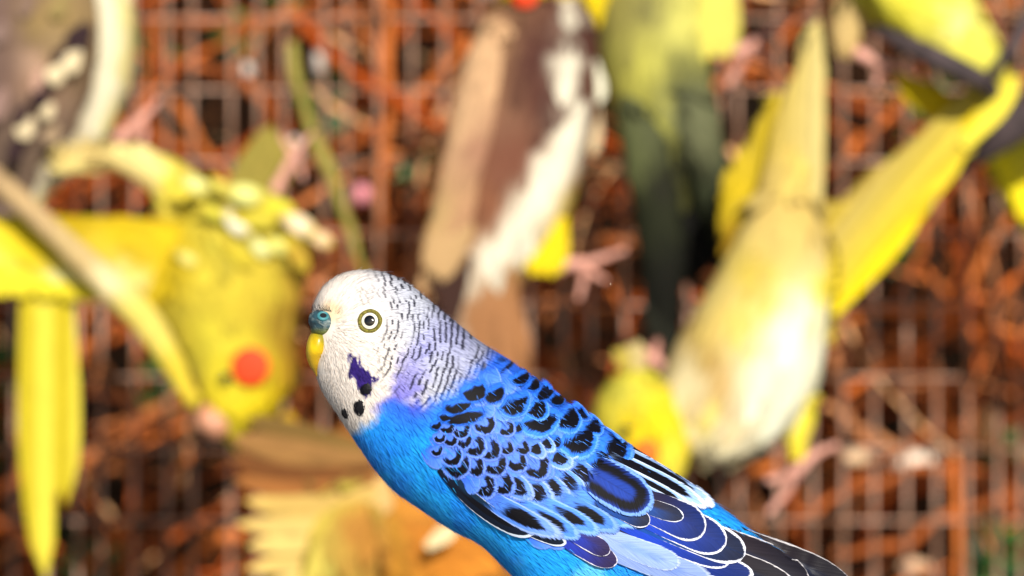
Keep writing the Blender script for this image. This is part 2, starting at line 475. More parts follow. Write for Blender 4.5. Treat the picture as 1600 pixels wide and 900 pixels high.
# ------------------------------------------------------------------ dry stems behind the wires
M_TWIG = mat_col('dry_vine_bark', 0.9, 220, 0.35, 0, 0.03, 0.5)
TW = [srgb(228, 190, 150), srgb(205, 120, 62), srgb(190, 108, 55), srgb(165, 90, 50), srgb(140, 78, 45), srgb(205, 135, 88), srgb(100, 58, 38), srgb(185, 125, 85), srgb(200, 100, 45), srgb(210, 150, 110), srgb(75, 42, 28), srgb(120, 66, 38)]  # the cream tone was added to paint highlights among the stems
def build_tangle():
    V, F, C = [], [], []
    nr, ns = 5, 10
    base_f = np.array(grid_faces(nr, ns, True))
    for k in range(1500):
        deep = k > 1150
        D = random.uniform(1.80, 2.15) if deep else random.uniform(1.63, 1.80)
        cx, cz = random.uniform(-0.62, 0.62), CAM.z + random.uniform(-0.42, 0.42)
        an = random.choice([random.gauss(0.1, 0.35), random.gauss(0.1, 0.35), random.gauss(1.4, 0.35), random.gauss(-0.8, 0.4), random.gauss(0.8, 0.4)])
        L = random.uniform(0.10, 0.34)
        cur = random.gauss(0, 1.7)
        r = random.choice([0.0010, 0.0013, 0.0016, 0.002, 0.0027]) * random.uniform(0.8, 1.2)
        pts = []
        x, z, a = cx - math.cos(an) * L / 2, cz - math.sin(an) * L / 2, an - cur / 2
        yy = CAM.y + D; dyy = random.gauss(0, 0.12)
        for j in range(ns):
            pts.append((x, yy, z)); a += cur / ns + random.gauss(0, 0.16)
            x += math.cos(a) * L / ns; z += math.sin(a) * L / ns; yy += dyy * L / ns
        pts = np.array(pts)
        t = np.gradient(pts, axis=0); t /= np.linalg.norm(t, axis=1)[:, None]
        u = np.cross(t, [0, 1, 0]); u /= np.linalg.norm(u, axis=1)[:, None]
        w = np.cross(t, u)
        o = len(V) * nr * ns
        ring = [pts + (u * math.cos(2 * math.pi * i / nr) + w * math.sin(2 * math.pi * i / nr)) * (r * np.linspace(1.1, 0.5, ns))[:, None] for i in range(nr)]
        V.append(np.stack(ring, 1).reshape(-1, 3)); F.append(base_f + o)
        c = random.choice(TW) * random.uniform(0.7, 1.15) * (0.45 if deep else 1.0) * np.array([1.1, 0.90, 0.72])  # deeper stems darkened in colour to paint the shaded gaps
        C.append(np.tile(c, (nr * ns, 1)))
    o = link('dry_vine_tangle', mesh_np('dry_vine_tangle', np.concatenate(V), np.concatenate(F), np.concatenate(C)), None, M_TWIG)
    tag(o, 'mass of thin dry red brown vine stems behind the wire mesh', 'dry vines', kind='stuff')
build_tangle()

G_ST = 'dry stems behind the wire mesh'
def stem(pts, c, label, D=1.645, name='dry_vine', cat='vine', group=G_ST, toward=0):
    P0 = catmull(np.array([p[:3] for p in pts], float), 9); jt = 6 if group else 1.5
    pts = [(p[0] + random.gauss(0, jt), p[1] + random.gauss(0, jt), p[2] * 0.62 * random.uniform(0.75, 1.25), random.gauss(0, 2)) for p in P0]
    tag(pxtube(name, pts, D, None, M_TWIG, np.asarray(c), nr=8, ns=30), label, cat, group)
STEM = 'dry red brown vine stem crossing behind the wire mesh'
OR1, OR2, TAN, OLV = srgb(210, 118, 58), srgb(180, 98, 52), srgb(205, 140, 95), srgb(150, 140, 70)
VINES = ['upright orange vine running down beneath the peach husk', 'level orange vine passing above the whitish oblong husk', 'short tan vine slanting beside the pale pink toes of the cream cockatiel', 'long orange vine slanting under the whitish oblong husk', 'orange vine climbing towards the bright yellow flank below the branch', 'thin brown vine climbing beside the golden raised wing', 'thick upright brown vine beside the cream edge of the pearl spotted cockatiel', 'arched brown vine curling over next to the whitish light flecks', 'orange vine sloping down towards the pale flecked back of the yellow cockatiel', 'level brown vine above the arched vine and light flecks', 'thick upright orange vine between the olive reed and the brown cockatiel', 'short level brown vine touching the thick upright vine near the brown cockatiel', 'short thick orange vine slanting up behind the brown cockatiel shoulder', 'level brown vine under the rosy beak of the red cheeked cockatiel', 'slanting orange vine beneath the rosy beak of the red cheeked cockatiel', 'stout orange vine rising towards the fanned cream wing', 'brown vine slanting behind the hanging yellow flight feathers', 'short upright orange vine beside the hanging yellow flight feathers under the spread wing', 'brown vine climbing between the brown cockatiel and the dark folded wing tips', 'short orange vine beside the vent tuft of the cream cockatiel', 'long brown vine slanting below the peach husk', 'wavy upright brown vine beside the peach husk', 'brown vine descending beside the raised creamy tail', 'orange vine climbing between the raised tail and the golden wing']
for (pts, c), lab in zip([
    ([(1450, 560, 10), (1475, 640, 12), (1490, 740, 13), (1500, 870, 13), (1505, 960, 12)], OR1),
    ([(1300, 505, 8), (1400, 490, 11), (1500, 498, 12), (1640, 520, 10)], OR1),
    ([(1290, 640, 8), (1340, 660, 10), (1400, 690, 10), (1420, 700, 9)], TAN),
    ([(1240, 800, 12), (1330, 770, 13), (1450, 735, 12), (1620, 720, 10)], OR2),
    ([(1480, 520, 9), (1520, 440, 11), (1560, 360, 10), (1610, 300, 9)], OR1),
    ([(1400, 480, 6), (1430, 390, 8), (1470, 320, 8)], OR2),
    ([(240, -30, 16), (245, 80, 15), (240, 170, 13), (238, 260, 11)], OR2),
    ([(260, 110, 9), (320, 95, 12), (370, 120, 13), (410, 160, 12), (430, 210, 9)], OR2),
    ([(270, 160, 12), (310, 210, 13), (350, 280, 12), (370, 330, 9)], OR1),
    ([(220, 20, 9), (340, 30, 11), (470, 25, 11), (560, 10, 9)], OR2),
    ([(595, -20, 16), (605, 90, 17), (600, 230, 15), (590, 340, 12), (610, 420, 8)], OR1),
    ([(560, 205, 9), (640, 195, 10), (720, 180, 9)], OR2),
    ([(640, 160, 14), (680, 120, 14), (730, 60, 12)], OR1),
    ([(80, 700, 9), (200, 660, 11), (300, 640, 11), (380, 650, 8)], OR2),
    ([(130, 900, 9), (250, 760, 10), (310, 700, 9)], OR1),
    ([(270, 900, 14), (350, 850, 16), (420, 820, 15), (500, 800, 12)], OR1),
    ([(-20, 800, 12), (30, 720, 13), (70, 640, 12)], OR2),
    ([(120, 420, 12), (140, 500, 12), (130, 560, 10)], OR1),
    ([(880, 560, 9), (920, 470, 11), (960, 380, 10), (990, 300, 8)], OR2),
    ([(1120, 790, 9), (1170, 740, 11), (1240, 700, 9)], OR1),
    ([(1300, 860, 10), (1400, 850, 11), (1520, 790, 10), (1620, 770, 9)], OR2),
    ([(1560, 520, 8), (1580, 620, 10), (1570, 720, 9), (1590, 820, 8)], OR2),
    ([(1180, 60, 10), (1220, 180, 12), (1260, 260, 10)], OR2),
    ([(1320, 240, 10), (1380, 190, 11), (1420, 120, 9)], OR1),
], VINES):
    stem(pts, c * random.uniform(0.85, 1.1), lab)
stem([(455, 70, 12), (470, 150, 14), (500, 230, 15), (530, 310, 14), (552, 380, 11), (575, 440, 7)], OLV, 'olive green reed leaning behind the wire mesh', 1.55, 'reed', 'reed', None)
# pale cut stubs and dry husks wedged in the vines
M_PALE = mat_col('pale_dry_wood', 0.6, 150, 0.2, 0, 0.4, 0.3)
def husk(px, py, lx, ly, c, label, D=1.655, name='dry_husk'):
    o = loft(name, [(px - lx, py - ly * 0.3, px - lx, py + ly * 0.3, ly * 0.3), (px - lx * 0.5, py - ly, px - lx * 0.5, py + ly, ly), (px + lx * 0.4, py - ly * 0.95, px + lx * 0.4, py + ly, ly), (px + lx, py - ly * 0.4, px + lx, py + ly * 0.3, ly * 0.3)], D, None, M_PALE, c, 10, 9)
    tag(o, label, 'dry husk', 'pale husks among the vines')
husk(1425, 720, 42, 15, srgb(235, 220, 200), 'whitish oblong husk lying among the vines beside a perched foot')
husk(1340, 715, 22, 11, srgb(225, 190, 150), 'small tan husk next to a whitish oblong husk')
husk(1545, 665, 22, 34, srgb(235, 180, 120), 'broad peach coloured dry husk among the vines')
husk(1430, 885, 25, 12, srgb(235, 190, 150), 'pale tan husk low down among the orange stems')
for px, py, lx, ly, lb in ((420, 255, 11, 34, 'tall narrow whitish light fleck above the pale flecked yellow back'), (460, 240, 12, 26, 'whitish light fleck between the taller light fleck and the olive reed'), (500, 95, 11, 28, 'whitish upright light fleck beside the tip of the olive reed'), (385, 110, 10, 12, 'tiny round whitish light fleck on the arched vine')):
    husk(px, py, lx, ly, srgb(225, 215, 205), lb, 1.65, 'light_fleck')  # added pale pieces standing in for bright blurred flecks of light
husk(565, 303, 15, 15, srgb(235, 150, 160), 'small round pink berry beside the olive reed', 1.66, 'pink_berry')
# green ground cover glimpsed through the vines
def leaves(name, label, spots, D, cs, n, spread, size):
    V, F, C = [], [], []
    for (px, py, rad) in spots:
        for _ in range(n):
            r_, a_ = rad * math.sqrt(random.random()), random.uniform(0, 6.283)
            c0 = P(px + r_ * math.cos(a_), py + r_ * math.sin(a_), D, random.uniform(-spread, spread))
            ax = Vector((random.gauss(0, 1), random.gauss(0, 0.5), random.gauss(0, 1))).normalized()
            nn = Vector((random.gauss(0, 0.6), -1, random.gauss(0.4, 0.6))).normalized()
            bx = ax.cross(nn).normalized()
            l = size * random.uniform(0.6, 1.3); w = l * 0.42
            k = len(V)
            V += [c0 - ax * l, c0 + bx * w - nn * w * 0.2, c0 + ax * l, c0 - bx * w - nn * w * 0.2, c0 + nn * 0.0]
            F += [(k, k + 1, k + 4), (k + 1, k + 2, k + 4), (k + 2, k + 3, k + 4), (k + 3, k, k + 4)]
            c = random.choice(cs) * random.uniform(0.7, 1.3)
            C += [c] * 5
    tag(link(name, mesh_from(name, V, F, np.array(C), smooth=False), None, mat_col(name + '_green', 0.5, 100, 0.2, 0, 0.5)), label, 'leaves', kind='stuff')
leaves('green_undergrowth', 'patches of small green leaves glimpsed between the dry vines',
       [(15, 600, 60), (10, 680, 40), (230, 85, 40), (380, 60, 45), (520, 150, 60), (655, 270, 40), (560, 540, 30), (1440, 160, 40), (1590, 230, 40), (145, 880, 38), (1575, 860, 60), (880, 260, 30), (1560, 705, 26), (1540, 890, 40), (440, 40, 40), (250, 600, 40), (1390, 380, 30)],
       1.72, [srgb(36, 78, 22), srgb(52, 100, 28), srgb(26, 62, 26), srgb(66, 112, 50)], 26, 0.03, 0.009)

# ------------------------------------------------------------------ cockatiels
YEL, YEL2, LEM = srgb(228, 200, 25), srgb(205, 175, 22), srgb(238, 220, 70)
CREAM, BEIGE, IVORY = srgb(240, 225, 170), srgb(215, 190, 125), srgb(250, 245, 215)
GCOCK = 'cockatiels clinging to the wire mesh'
def blend(stops):
    """stops: (px,py,color,reach) -> smooth colour field (inverse-distance weights)"""
    def f(x, y):
        W = 0; S = 0
        for (a, b, c, rch) in stops:
            w = 1.0 / (((x - a) ** 2 + (y - b) ** 2) / rch ** 2 + 0.05) ** 1.6
            W = W + w; S = S + w[:, None] * np.asarray(c)[None, :]
        n = 0.90 + 0.2 * noise2(x / 16, y / 16, 2)
        return S / W[:, None] * n[:, None]
    return f

def cockatiel_a():
    D = 1.40
    r = empty('cockatiel', P(250, 460, D), 'yellow cockatiel with bright red cheek patch, head down and wings spread', 'cockatiel', GCOCK)
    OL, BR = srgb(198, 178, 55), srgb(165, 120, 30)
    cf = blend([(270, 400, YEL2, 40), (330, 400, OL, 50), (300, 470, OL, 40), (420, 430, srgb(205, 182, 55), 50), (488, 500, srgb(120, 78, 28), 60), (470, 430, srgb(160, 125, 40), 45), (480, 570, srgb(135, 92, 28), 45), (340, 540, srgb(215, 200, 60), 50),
                (290, 590, srgb(240, 225, 110), 25), (410, 625, srgb(238, 212, 30), 45), (335, 615, srgb(242, 220, 50), 45), (440, 590, srgb(225, 190, 30), 25), (350, 560, srgb(225, 205, 50), 35), (480, 610, srgb(190, 150, 25), 30), (380, 330, srgb(205, 195, 80), 40)])  # brown right side is painted shading, pale left contour a painted highlight
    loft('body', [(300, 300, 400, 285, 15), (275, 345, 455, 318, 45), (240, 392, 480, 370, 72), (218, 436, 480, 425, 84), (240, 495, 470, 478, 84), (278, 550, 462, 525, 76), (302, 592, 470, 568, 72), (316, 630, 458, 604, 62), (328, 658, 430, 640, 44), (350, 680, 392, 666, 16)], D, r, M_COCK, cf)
    loft('beak', [(322, 628, 372, 660, 20, 5), (308, 648, 356, 676, 20, 7), (312, 672, 346, 686, 13, 5), (335, 690, 346, 692, 4, 2)], D, r, mat_plain('rosy_beak', (0.62, 0.28, 0.16), 0.4, 200, 0.1), (0.6, 0.3, 0.2), 14, 12)
    ball('eye', 358, 590, 9, D, r, M_DARKEYE, 0.0185, 0.8)
    ball('cheek_patch', 397, 571, 30, D, r, M_CHEEK, 0.0195, 0.16)
    w = loft('wing', [(310, 356, 285, 490, 20, 6), (235, 342, 215, 466, 24, 8), (150, 338, 150, 460, 22, 6), (60, 334, 60, 460, 18, 4), (-40, 345, -40, 455, 14, 2), (-110, 365, -110, 440, 6)], D, r, M_COCK,
             blend([(0, 440, srgb(245, 240, 120), 30), (100, 450, srgb(250, 245, 170), 25), (190, 445, srgb(250, 245, 170), 25), (60, 380, YEL, 50), (200, 360, YEL2, 40), (260, 380, YEL2, 40), (120, 340, srgb(180, 150, 15), 34), (40, 415, srgb(200, 178, 40), 26), (150, 420, srgb(215, 190, 60), 26)]))  # whitish lower edge is a highlight painted into the wing
    for (a, b, wd, bnd) in (((45, 430), (72, 905), 26, 4), ((62, 430), (60, 860), 24, -3), ((85, 430), (78, 800), 24, 2), ((95, 430), (104, 790), 20, -2), ((104, 425), (112, 765), 17, 0)):
        blade('flight_feather', a, b, wd, D, w, M_COCK, lambda x, y: lerp(srgb(190, 170, 28)[None, :], srgb(225, 208, 70)[None, :], ss(-1, 1, np.sin(x / 9))[:, None]), 0.002, bnd)
    fan('flight_feather', [(-40, 400), (200, 400)], [(-60, 458), (150, 468)], 8, 26, D, w, M_COCK, srgb(235, 215, 50), 0.005)
    w2 = loft('wing', [(330, 380, 250, 420, 20, -6), (330, 305, 246, 326, 28, -8), (290, 262, 220, 288, 20, -10), (225, 234, 180, 266, 15, -12), (160, 230, 130, 262, 10, -14), (100, 240, 90, 262, 5, -15)], D, r, M_COCK,
              blend([(150, 245, srgb(215, 190, 120), 40), (220, 255, srgb(235, 215, 140), 40), (300, 300, srgb(225, 205, 70), 40), (320, 380, YEL2, 40)]))
    fan('flight_feather', [(250, 262), (180, 245)], [(130, 258), (70, 262)], 3, 10, D, w2, M_COCK, srgb(215, 195, 120), -0.014)
    loft('wing_edge', [(-70, 238, -50, 216, 8, 20), (8, 306, 32, 282, 12, 21), (88, 382, 112, 356, 14, 22), (156, 452, 194, 426, 18, 22), (212, 510, 256, 488, 16, 20), (258, 572, 292, 556, 11, 17), (300, 636, 316, 628, 5, 14)], D, r, M_COCK,
         blend([(-20, 260, srgb(180, 150, 110), 40), (60, 330, srgb(190, 160, 115), 40), (130, 400, srgb(200, 172, 118), 40), (180, 440, srgb(232, 215, 165), 22), (230, 500, srgb(225, 205, 100), 45), (290, 600, srgb(225, 200, 60), 45)]), 14, 24)  # yellow lower half paints the highlight along the body contour
    for i in range(5):
        blade('crest_feather', (450 - i * 5, 640 + i * 6), (492 - i * 8, 690 + i * 10), 7, D, r, M_COCK, srgb(190, 150, 30), 0.004, 5)
    fan('tail_feather', [(330, 320), (420, 310)], [(420, 190), (455, 215)], 5, 14, D, r, M_COCK, srgb(150, 135, 60), -0.03)
    # pale coverts painted in place of bright light dapples on the back
    for (x, y, rr, c) in ((312, 290, 20, srgb(235, 235, 150)), (352, 296, 15, srgb(225, 220, 110)), (390, 306, 25, srgb(232, 232, 140)), (376, 350, 22, IVORY), (345, 335, 18, srgb(215, 205, 70)), (412, 388, 18, srgb(230, 232, 160)), (440, 328, 22, srgb(220, 215, 60)), (472, 352, 24, srgb(255, 228, 190)), (505, 374, 18, srgb(240, 205, 160)), (440, 385, 18, srgb(225, 220, 120)), (345, 385, 16, srgb(215, 200, 70)), (300, 405, 15, srgb(235, 220, 120)), (410, 345, 24, srgb(200, 185, 60)), (380, 400, 24, srgb(200, 180, 50)), (470, 400, 22, srgb(185, 150, 50))):
        a = random.gauss(0.55, 0.3)
        blade('covert_feather', (x - rr * 1.7 * math.cos(a), y - rr * 1.7 * math.sin(a)), (x + rr * 1.3 * math.cos(a), y + rr * 1.3 * math.sin(a)), rr * 0.62, D, r, M_COCK, lambda X, Y, c=c, x=x, y=y, rr=rr: lerp(c[None], srgb(190, 168, 50)[None], ss(0.2, 1.5, np.hypot(X - x, Y - y) / rr)[:, None]), 0.0165 + 0.0002 * rr, 0, 0.25)
    foot(r, D, [(420, 300), (440, 262), (452, 240)], [[(452, 240), (470, 215), (486, 200)], [(452, 240), (436, 214), (430, 196)], [(452, 240), (462, 262), (468, 280)]], -26, 7)

def cockatiel_b():
    D = 1.44
    r = empty('cockatiel', P(60, 150, D), 'grey brown cockatiel with pearl spotted wing and creamy white wing edge', 'cockatiel', GCOCK)
    def cf(x, y):
        ex = np.interp(y, [-80, 0, 60, 150, 220, 280, 320], [185, 205, 211, 198, 165, 105, 60])
        dd = ex - x + 10 * (noise2(x / 20, y / 20) - 0.5)
        g = lerp(srgb(105, 85, 75)[None], srgb(130, 105, 75)[None], noise2(x / 40, y / 40, 3)[:, None])
        c = lerp(srgb(248, 238, 205)[None], g, ss(30, 62, dd)[:, None])
        return lerp(srgb(235, 220, 130)[None], c, ss(0, 14, dd)[:, None])
    loft('body', [(-130, -110, 160, -110, 60), (-140, -60, 190, -60, 85), (-130, 40, 211, 40, 100), (-110, 140, 200, 130, 92), (-80, 215, 168, 215, 75), (-20, 270, 112, 272, 45), (30, 312, 66, 312, 12)], D, r, M_COCK, cf)
    w = loft('wing', [(-90, -90, 120, -90, 20, 22), (-110, 0, 160, 0, 26, 25), (-100, 100, 162, 100, 26, 24), (-70, 180, 128, 190, 20, 20), (-20, 245, 70, 255, 12, 14), (0, 290, 50, 296, 5, 10)], D, r, M_COCK,
             blend([(20, 30, srgb(112, 88, 78), 60), (-20, 120, srgb(105, 82, 75), 60), (90, 40, srgb(150, 125, 75), 40), (60, 140, srgb(165, 130, 105), 20), (80, 110, srgb(185, 150, 125), 22), (110, 70, srgb(150, 125, 90), 25), (130, 110, srgb(95, 75, 55), 25), (60, 230, srgb(120, 100, 85), 40)]))
    PD, PC = srgb(52, 35, 38), srgb(225, 205, 165)
    for (x, y, a, b, c) in ((140, 68, 24, 20, PD), (128, 104, 20, 17, PC), (104, 124, 18, 13, PC), (110, 95, 14, 12, PD), (80, 155, 18, 16, PD), (50, 185, 13, 16, PD), (55, 206, 17, 15, PC), (90, 180, 12, 12, PC), (40, 235, 16, 24, PD), (76, 132, 10, 20, srgb(190, 150, 130)), (95, 215, 14, 14, srgb(165, 140, 110)), (110, 20, 16, 20, srgb(150, 130, 80)), (60, 20, 14, 18, srgb(130, 105, 90)), (20, 60, 14, 18, srgb(135, 110, 100)), (15, 170, 16, 26, srgb(150, 120, 110))):
        blade('covert_feather', (x + a * 0.6, y - b), (x - a * 0.6, y + b), a * 0.8, D, w, M_COCK, c, 0.0335 - max(0, y - 120) * 0.00006, 0, 0.2)
    fan('tail_feather', [(20, 270), (60, 280)], [(-60, 450), (-20, 470)], 5, 14, D, r, M_COCK, srgb(110, 90, 80), 0.0)
    foot(r, D, [(150, 225), (185, 205), (205, 188)], [[(205, 188), (225, 165), (243, 145)], [(205, 188), (215, 200), (212, 225)], [(200, 190), (186, 214), (176, 232)]], -24, 10)
    hd = loft('head', [(20, -110, 150, -110, 50), (0, -150, 160, -150, 65), (10, -200, 150, -200, 65), (50, -245, 120, -245, 30)], D, r, M_COCK, YEL2)
    ball('cheek_patch', 90, -170, 26, D, hd, M_CHEEK, 0.019, 0.3)

def cockatiel_c():
    D = 1.43
    r = empty('cockatiel', P(800, 250, D), 'brown cockatiel clinging upright with long white wing bar', 'cockatiel', GCOCK)
    W_, DK, MD, TN = srgb(250, 240, 215), srgb(78, 45, 38), srgb(140, 90, 65), srgb(190, 145, 105)
    def cf(x, y):
        base = blend([(770, 70, TN, 30), (740, 170, TN, 35), (830, 90, DK, 45), (880, 60, DK, 30), (850, 160, DK, 40), (800, 250, srgb(120, 75, 58), 50), (760, 330, MD, 45), (720, 420, TN, 40), (930, 60, DK, 20), (780, 190, srgb(130, 90, 70), 40), (740, 380, srgb(165, 120, 85), 40), (780, 500, srgb(165, 115, 75), 50), (880, 330, srgb(205, 175, 60), 20), (860, 400, YEL, 22)])(x, y)
        bx = np.interp(y, [70, 110, 150, 165, 200, 260, 320, 380, 440, 470], [885, 888, 882, 905, 895, 868, 838, 792, 735, 715])
        hw = np.interp(y, [60, 75, 110, 140, 152, 162, 200, 260, 330, 400, 440, 470], [0, 10, 14, 10, 3, 15, 24, 32, 36, 36, 22, 0])
        m = 1 - ss(-16, 16, np.abs(x - bx) - hw + 22 * (noise2(x / 14, y / 14, 5) - 0.5))
        return lerp(base, W_[None], m[:, None])
    loft('body', [(790, -10, 900, -10, 50), (752, 30, 930, 35, 78), (728, 95, 938, 95, 92), (712, 170, 938, 175, 95), (700, 250, 912, 262, 88), (692, 320, 886, 345, 72), (690, 390, 845, 405, 52), (700, 450, 812, 452, 34), (712, 520, 826, 530, 20), (735, 580, 820, 590, 8)], D, r, M_COCK, cf, 26, 44)
    w = loft('wing', [(760, 30, 815, 45, 14, 14), (722, 120, 790, 140, 20, 18), (698, 220, 775, 250, 20, 16), (678, 320, 748, 350, 16, 12), (662, 395, 712, 420, 8, 8), (665, 440, 680, 445, 2, 6)], D, r, M_COCK,
             blend([(770, 60, srgb(200, 160, 120), 40), (710, 200, srgb(205, 165, 125), 50), (750, 230, srgb(165, 120, 95), 40), (690, 340, srgb(195, 160, 110), 40), (730, 340, srgb(185, 140, 105), 40)]))
    fan('flight_feather', [(720, 300), (750, 320)], [(662, 420), (690, 440)], 5, 14, D, w, M_COCK, srgb(185, 150, 105), 0.012)
    fan('tail_feather', [(700, 360), (735, 400)], [(685, 470), (700, 520)], 3, 12, D, r, M_COCK, srgb(60, 38, 32), 0.012)
    fan('tail_feather', [(720, 440), (800, 440)], [(745, 680), (790, 700)], 6, 24, D, r, M_COCK, srgb(160, 110, 70), 0.0)
    blade('covert_feather', (925, 95), (934, 165), 15, D, r, M_COCK, IVORY, 0.008, 0, 0.3)
    blade('covert_feather', (932, 165), (925, 245), 12, D, r, M_COCK, srgb(215, 190, 150), 0.006, 0, 0.3)
    fan('vent_feather', [(850, 350), (880, 340)], [(835, 428), (868, 432)], 4, 16, D, r, M_COCK, YEL, 0.008)
    hd = loft('head', [(770, 10, 905, 5, 60), (760, -40, 905, -40, 70), (765, -95, 890, -95, 70), (795, -140, 860, -140, 40)], D, r, M_COCK, blend([(820, 25, srgb(235, 200, 40), 40), (840, -60, YEL, 60), (780, -100, srgb(120, 95, 80), 40)]))
    ball('cheek_patch', 820, -2, 21, D, hd, M_CHEEK, 0.020, 0.3)
    ball('eye', 800, -45, 8, D, hd, M_DARKEYE, 0.0185, 0.7)
    loft('beak', [(755, -30, 790, -10, 16, 12), (745, -15, 775, 2, 12, 12), (755, 8, 764, 10, 4, 10)], D, hd, M_BEAKP, (0.4, 0.3, 0.25), 12, 9)
    foot(r, D, [(868, 418), (892, 412), (912, 412)], [[(912, 412), (945, 402), (985, 388)], [(912, 412), (912, 440), (905, 470)], [(905, 412), (930, 428), (952, 440)]], -22, 9)

def cockatiel_d():
    D = 1.46
    r = empty('cockatiel', P(1030, 200, D), 'olive green grey cockatiel with two dark folded wing tips hanging down', 'cockatiel', GCOCK)
    OG, DKG = srgb(120, 118, 70), srgb(62, 66, 45)
    cf = blend([(960, 30, srgb(150, 142, 75), 40), (1070, 40, srgb(208, 202, 105), 38), (1010, 20, srgb(95, 90, 60), 25), (1000, 110, srgb(190, 184, 85), 45), (1000, 210, srgb(196, 192, 75), 36), (1080, 170, srgb(112, 115, 85), 45), (1060, 120, srgb(105, 105, 60), 40), (1050, 250, srgb(35, 36, 26), 34), (945, 100, srgb(185, 180, 90), 25)])  # darkest stop paints the shadow between the hanging wings
    loft('body', [(950, -110, 1090, -110, 50), (932, -50, 1112, -50, 75), (928, 40, 1106, 40, 82), (942, 120, 1112, 125, 85), (962, 200, 1116, 205, 74), (985, 275, 1108, 285, 48), (1015, 340, 1080, 345, 18)], D, r, M_COCK, cf)
    for prs, dk in (([(968, 150, 1035, 170, 15, 14), (972, 235, 1046, 245, 22, 16), (988, 330, 1062, 335, 22, 12), (1002, 430, 1066, 430, 18, 8), (1012, 505, 1060, 515, 12, 4), (1030, 558, 1044, 562, 3, 2)], 0),
                    ([(1035, 130, 1110, 150, 15, 16), (1058, 220, 1128, 235, 22, 17), (1082, 310, 1148, 318, 20, 13), (1108, 385, 1162, 388, 14, 9), (1138, 438, 1158, 436, 4, 5)], 1)):
        w = loft('wing', prs, D, r, M_COCK, blend([(985, 250, srgb(92, 97, 60), 30), (1000, 350, srgb(34, 37, 22), 40), (1040, 450, srgb(22, 22, 16), 55), (1035, 540, srgb(30, 30, 22), 30), (1090, 190, srgb(100, 102, 72), 32), (1105, 290, srgb(55, 60, 40), 30), (1135, 350, srgb(34, 38, 24), 34), (1145, 420, srgb(20, 20, 16), 34), (1060, 260, srgb(45, 46, 30), 30), (1030, 280, srgb(35, 34, 26), 25)]))
        if dk == 0: fan('flight_feather', [(1030, 330), (1010, 350)], [(1050, 562), (1022, 540)], 4, 14, D, w, M_COCK, srgb(28, 29, 20), 0.006)
        else: fan('flight_feather', [(1110, 300), (1130, 300)], [(1150, 445), (1160, 425)], 4, 13, D, w, M_COCK, srgb(30, 32, 24), 0.010)
    fan('tail_feather', [(1040, 260), (1080, 260)], [(1055, 470), (1110, 420)], 6, 18, D, r, M_COCK, srgb(16, 15, 12), 0.004)  # near-black tone paints the shadow between the wing tips
    hd = loft('head', [(870, -40, 960, -60, 40), (868, -15, 975, -20, 58), (872, 15, 965, 20, 52), (885, 42, 935, 48, 30), (900, 56, 920, 57, 8)], D, r, M_COCK, YEL)
    ball('cheek_patch', 930, -30, 18, D, hd, M_CHEEK, 0.016, 0.3)
    fan('flight_feather', [(1070, -40), (1135, -40)], [(1065, 110), (1130, 92)], 5, 20, D, r, M_COCK, srgb(215, 205, 95), 0.010)
    foot(r, D, [(1100, 20), (1150, 70), (1175, 72)], [[(1175, 72), (1205, 45), (1245, 20)], [(1172, 72), (1160, 100), (1142, 132)], [(1175, 72), (1200, 82), (1215, 96)]], -26, 11)

